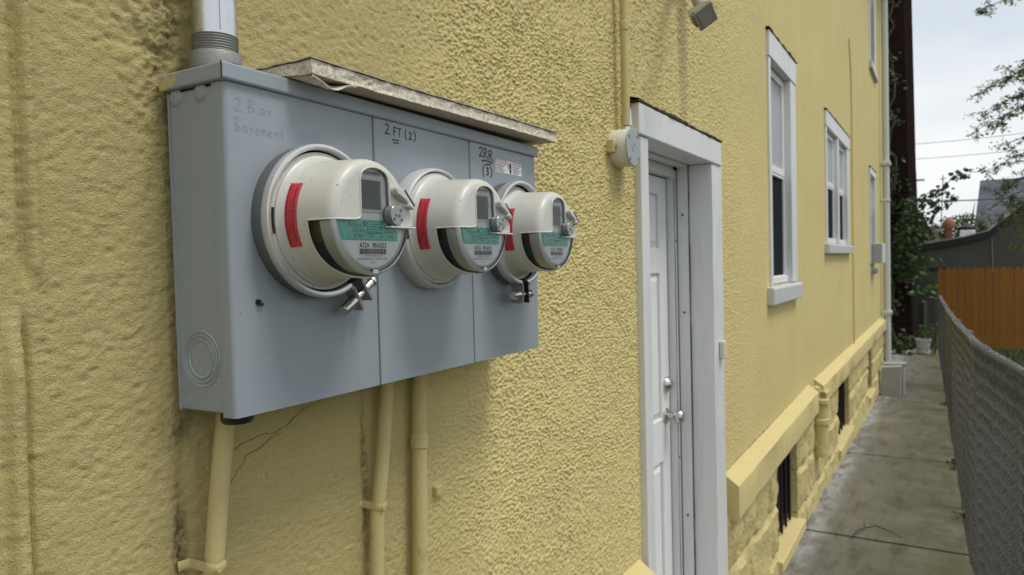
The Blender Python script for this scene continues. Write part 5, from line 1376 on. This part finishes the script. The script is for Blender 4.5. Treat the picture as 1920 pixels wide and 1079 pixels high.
for i, (x, y, lab) in enumerate(((10.3, -.80, 'little heap of dark dead leaves against the fence by the concrete block'), (6.9, -.845, 'dry weed tuft at the fence edge of the walkway'), (5.35, -.87, 'small dry leaves gathered under the chain link fence'), (17.5, .15, 'pale scraps of litter at the foot of the vine'))):
    c = [(rng.normal(0, .10), rng.normal(0, .02), abs(rng.normal(0, .015))) for k in range(16)]
    o = leaves('dead_leaves', c, .045, 'dry_leaf' if i != 3 else 'label_white', None, 1, .005); o.location = (x, y, float(ground_z(x)) + .006); tag(o, lab, 'leaves'); del o['kind']
m = MB(); P = [(4.62, -.30, 0), (4.70, -.33, .02), (4.80, -.36, .012), (4.83, -.42, .025), (4.80, -.50, .012), (4.74, -.56, .004)]
P = [(x, y, z + float(ground_z(x)) + .007) for x, y, z in P]; m.tube(P, [.003, .004, .004, .0035, .003, .002], 6); m.tube([P[2], (4.86, -.35, P[2][2] + .012)], .003, 5); m.tube([P[0], (4.60, -.30, P[0][2] - .0)], .003, 5)
tag(m.build('twig', 'bark', smooth=60), 'crooked dry twig lying on the concrete walkway', 'twig')
# lawn grass beyond the fence
n = 14000; gx = rng.uniform(9, 20.1, n); gy = rng.uniform(-4.4, -1.02, n) ; gz_ = ground_z(gx) - .10
h = rng.uniform(.05, .13, n); a = rng.uniform(0, 6.28, n); dx, dy = np.cos(a) * .006, np.sin(a) * .006; lx, ly = rng.normal(0, .03, n), rng.normal(0, .03, n)
V = np.stack([np.stack([gx - dx, gy - dy, gz_], 1), np.stack([gx + dx, gy + dy, gz_], 1), np.stack([gx + lx, gy + ly, gz_ + h], 1)], 1).reshape(-1, 3)
raw('grass', V, np.arange(3 * n).reshape(-1, 3), 'grass', None, False, 'stuff')['label'] = 'short lawn grass between the fences'

# ------------------------------------------------------------------ trees and vine
def limb(m, P, r0_, r1_): m.tube([tuple(p) for p in P], list(np.linspace(r0_, r1_, len(P))), 6)
tr = thing('leafy_tree', 'small leaved tree reaching in from the right edge of the picture', 'tree', (0, 0, 0))
wood = MB(); L0 = np.array((12.6, -4.3, 2.6))
limb(wood, branchline((12.9, -4.8, -.6), L0, 5, 0, .03), .16, .11); limb(wood, branchline(L0, (12.4, -4.2, 6.2), 7, 0, .06), .10, .03)
tips = [((12.4, -3.9, 5.4), (12.0, -1.20, 5.12)), ((12.4, -3.9, 4.7), (12.0, -1.215, 3.99)), ((12.5, -3.9, 4.4), (12.0, -1.20, 3.48)), ((12.5, -3.8, 3.6), (12.1, -1.28, 2.90)),
        ((12.5, -3.8, 4.9), (12.05, -1.60, 4.22)), ((12.5, -3.8, 3.9), (12.05, -1.42, 3.2)), ((12.5, -3.8, 3.2), (12.0, -1.45, 2.46)), ((12.5, -3.6, 2.9), (12.1, -1.62, 2.12)), ((12.5, -3.8, 4.3), (12.0, -1.30, 3.72)), ((12.4, -3.9, 5.0), (12.0, -1.72, 3.95)), ((12.5, -3.6, 3.3), (12.1, -1.55, 2.75)), ((12.4, -3.5, 2.9), (12.2, -1.75, 1.9)), ((12.5, -3.7, 3.3), (12.1, -1.40, 2.62)), ((12.5, -3.7, 3.0), (12.1, -1.50, 2.30)), ((12.5, -3.6, 3.0), (12.1, -1.68, 2.45)), ((12.5, -3.8, 4.7), (12.0, -1.38, 4.08)), ((12.5, -3.8, 4.1), (12.0, -1.5, 3.55))]
lc = []; twg = MB()
for a, b_ in tips:
    P = branchline(a, b_, 16, .16, .018); limb(wood, P, .022, .004)
    if a[2] > 2.8: limb(wood, branchline((12.45, -4.25, a[2] * .75 + .4), a, 4, 0, .02), .035, .022)
    for i in range(2, 16):
        for s_ in range(4):
            q = P[i] + rng.normal(0, 1, 3) * np.array((.16, .10, .04)) + np.array((0, .06, -.10)) * rng.uniform(.2, 1.5)
            if rng.random() < .25: continue
            tw = branchline(P[i], q, 4, 0, .008); limb(twg, tw, .004, .0015)
            for w in np.linspace(.25, 1, 7): lc.append(P[i] + (q - P[i]) * w)
wood.build('trunk', 'bark', tr, smooth=60); twg.build('twigs', 'bark', tr, kind='stuff')
leaves('crown', lc, .046, 'leaf_olive', tr, 3, .022, .5, .42, .25)
# climbing vine on the brick building, sprays reaching to the right
vi = thing('climbing_vine', 'dark leafy vine covering the side of the brick building and reaching out', 'vine', (0, 0, 0))
vw = MB(); vc_ = []
main = branchline((18.35, .25, -.4), (18.4, .18, 8.0), 30, 0, .06); limb(vw, main, .05, .015)
for p in main[2:]:
    dens = (22 if 1.2 < p[2] < 3.6 else 11) if p[2] < 4.0 else 4
    for k in range(dens): vc_.append((18.42 - abs(rng.normal(0, .14)), p[1] + rng.normal(.10, .16), p[2] + rng.normal(0, .15)))
for a, b_, nn, sp_ in (((18.3, -.05, 2.5), (17.4, -1.18, 3.42), 24, .04), ((18.2, -.05, 2.3), (17.4, -.86, 2.80), 20, .05), ((18.2, -.05, 2.9), (17.4, -.80, 3.05), 20, .05), ((18.2, .0, 2.1), (17.3, -.62, 2.35), 30, .09), ((18.2, .0, 1.9), (17.4, -.30, 2.15), 60, .13), ((18.2, .0, 1.3), (17.3, -.42, 1.55), 70, .13), ((18.2, 0, 2.7), (17.5, -.35, 2.62), 50, .14), ((18.2, .05, 1.6), (17.5, -.2, 1.75), 70, .15), ((17.9, .3, -.2), (17.3, -.1, -.15), 60, .10), ((18.2, 0, 2.6), (17.4, -1.02, 2.92), 14, .04)):
    P = branchline(a, b_, 9, .05, .03); limb(vw, P, .012, .003)
    for k in range(nn):
        t = rng.random() ** .8; i = min(8, int(t * 9)); vc_.append(P[i] + rng.normal(0, 1, 3) * sp_)
vw.build('vine_stems', 'bark', vi, smooth=60); leaves('foliage', vc_, .11, 'leaf_dark', vi, 3, .05, .6, .75, .3)
sb = thing('sapling', 'bright green broad leaved sapling in front of the grey board fence', 'plant', (18.6, -.42, float(ground_z(18.6))))
m = MB(); m.tube([(0, 0, 0), (.02, .03, .7), (-.02, .02, 1.32)], [.014, .010, .006], 6); m.build('stem', 'leaf_mid', sb)
leaves('foliage', [(rng.normal(-.05, .10), rng.normal(0, .13), 1.28 + rng.normal(0, .09)) for k in range(16)], .16, 'leaf_bright', sb, 1, .02, .25, .6, .15)
bt_ = thing('round_tree', 'rounded green tree standing beyond the chimney pot', 'tree', (36, -1.55, 0))
m = MB(); m.tube([(0, 0, -.6), (.1, 0, 1.8), (0, .1, 3.0)], [.12, .09, .04], 8); m.build('trunk', 'bark', bt_)
cc_ = []
for k in range(130):
    v = rng.normal(0, 1, 3); v /= np.linalg.norm(v); cc_.append(v * np.array((.7, 1.0, .62)) * rng.uniform(.55, 1.0) + np.array((0, 0, 2.85)))
leaves('crown', cc_, .12, 'leaf_mid', bt_, 9, .10, .7, .6, .1)
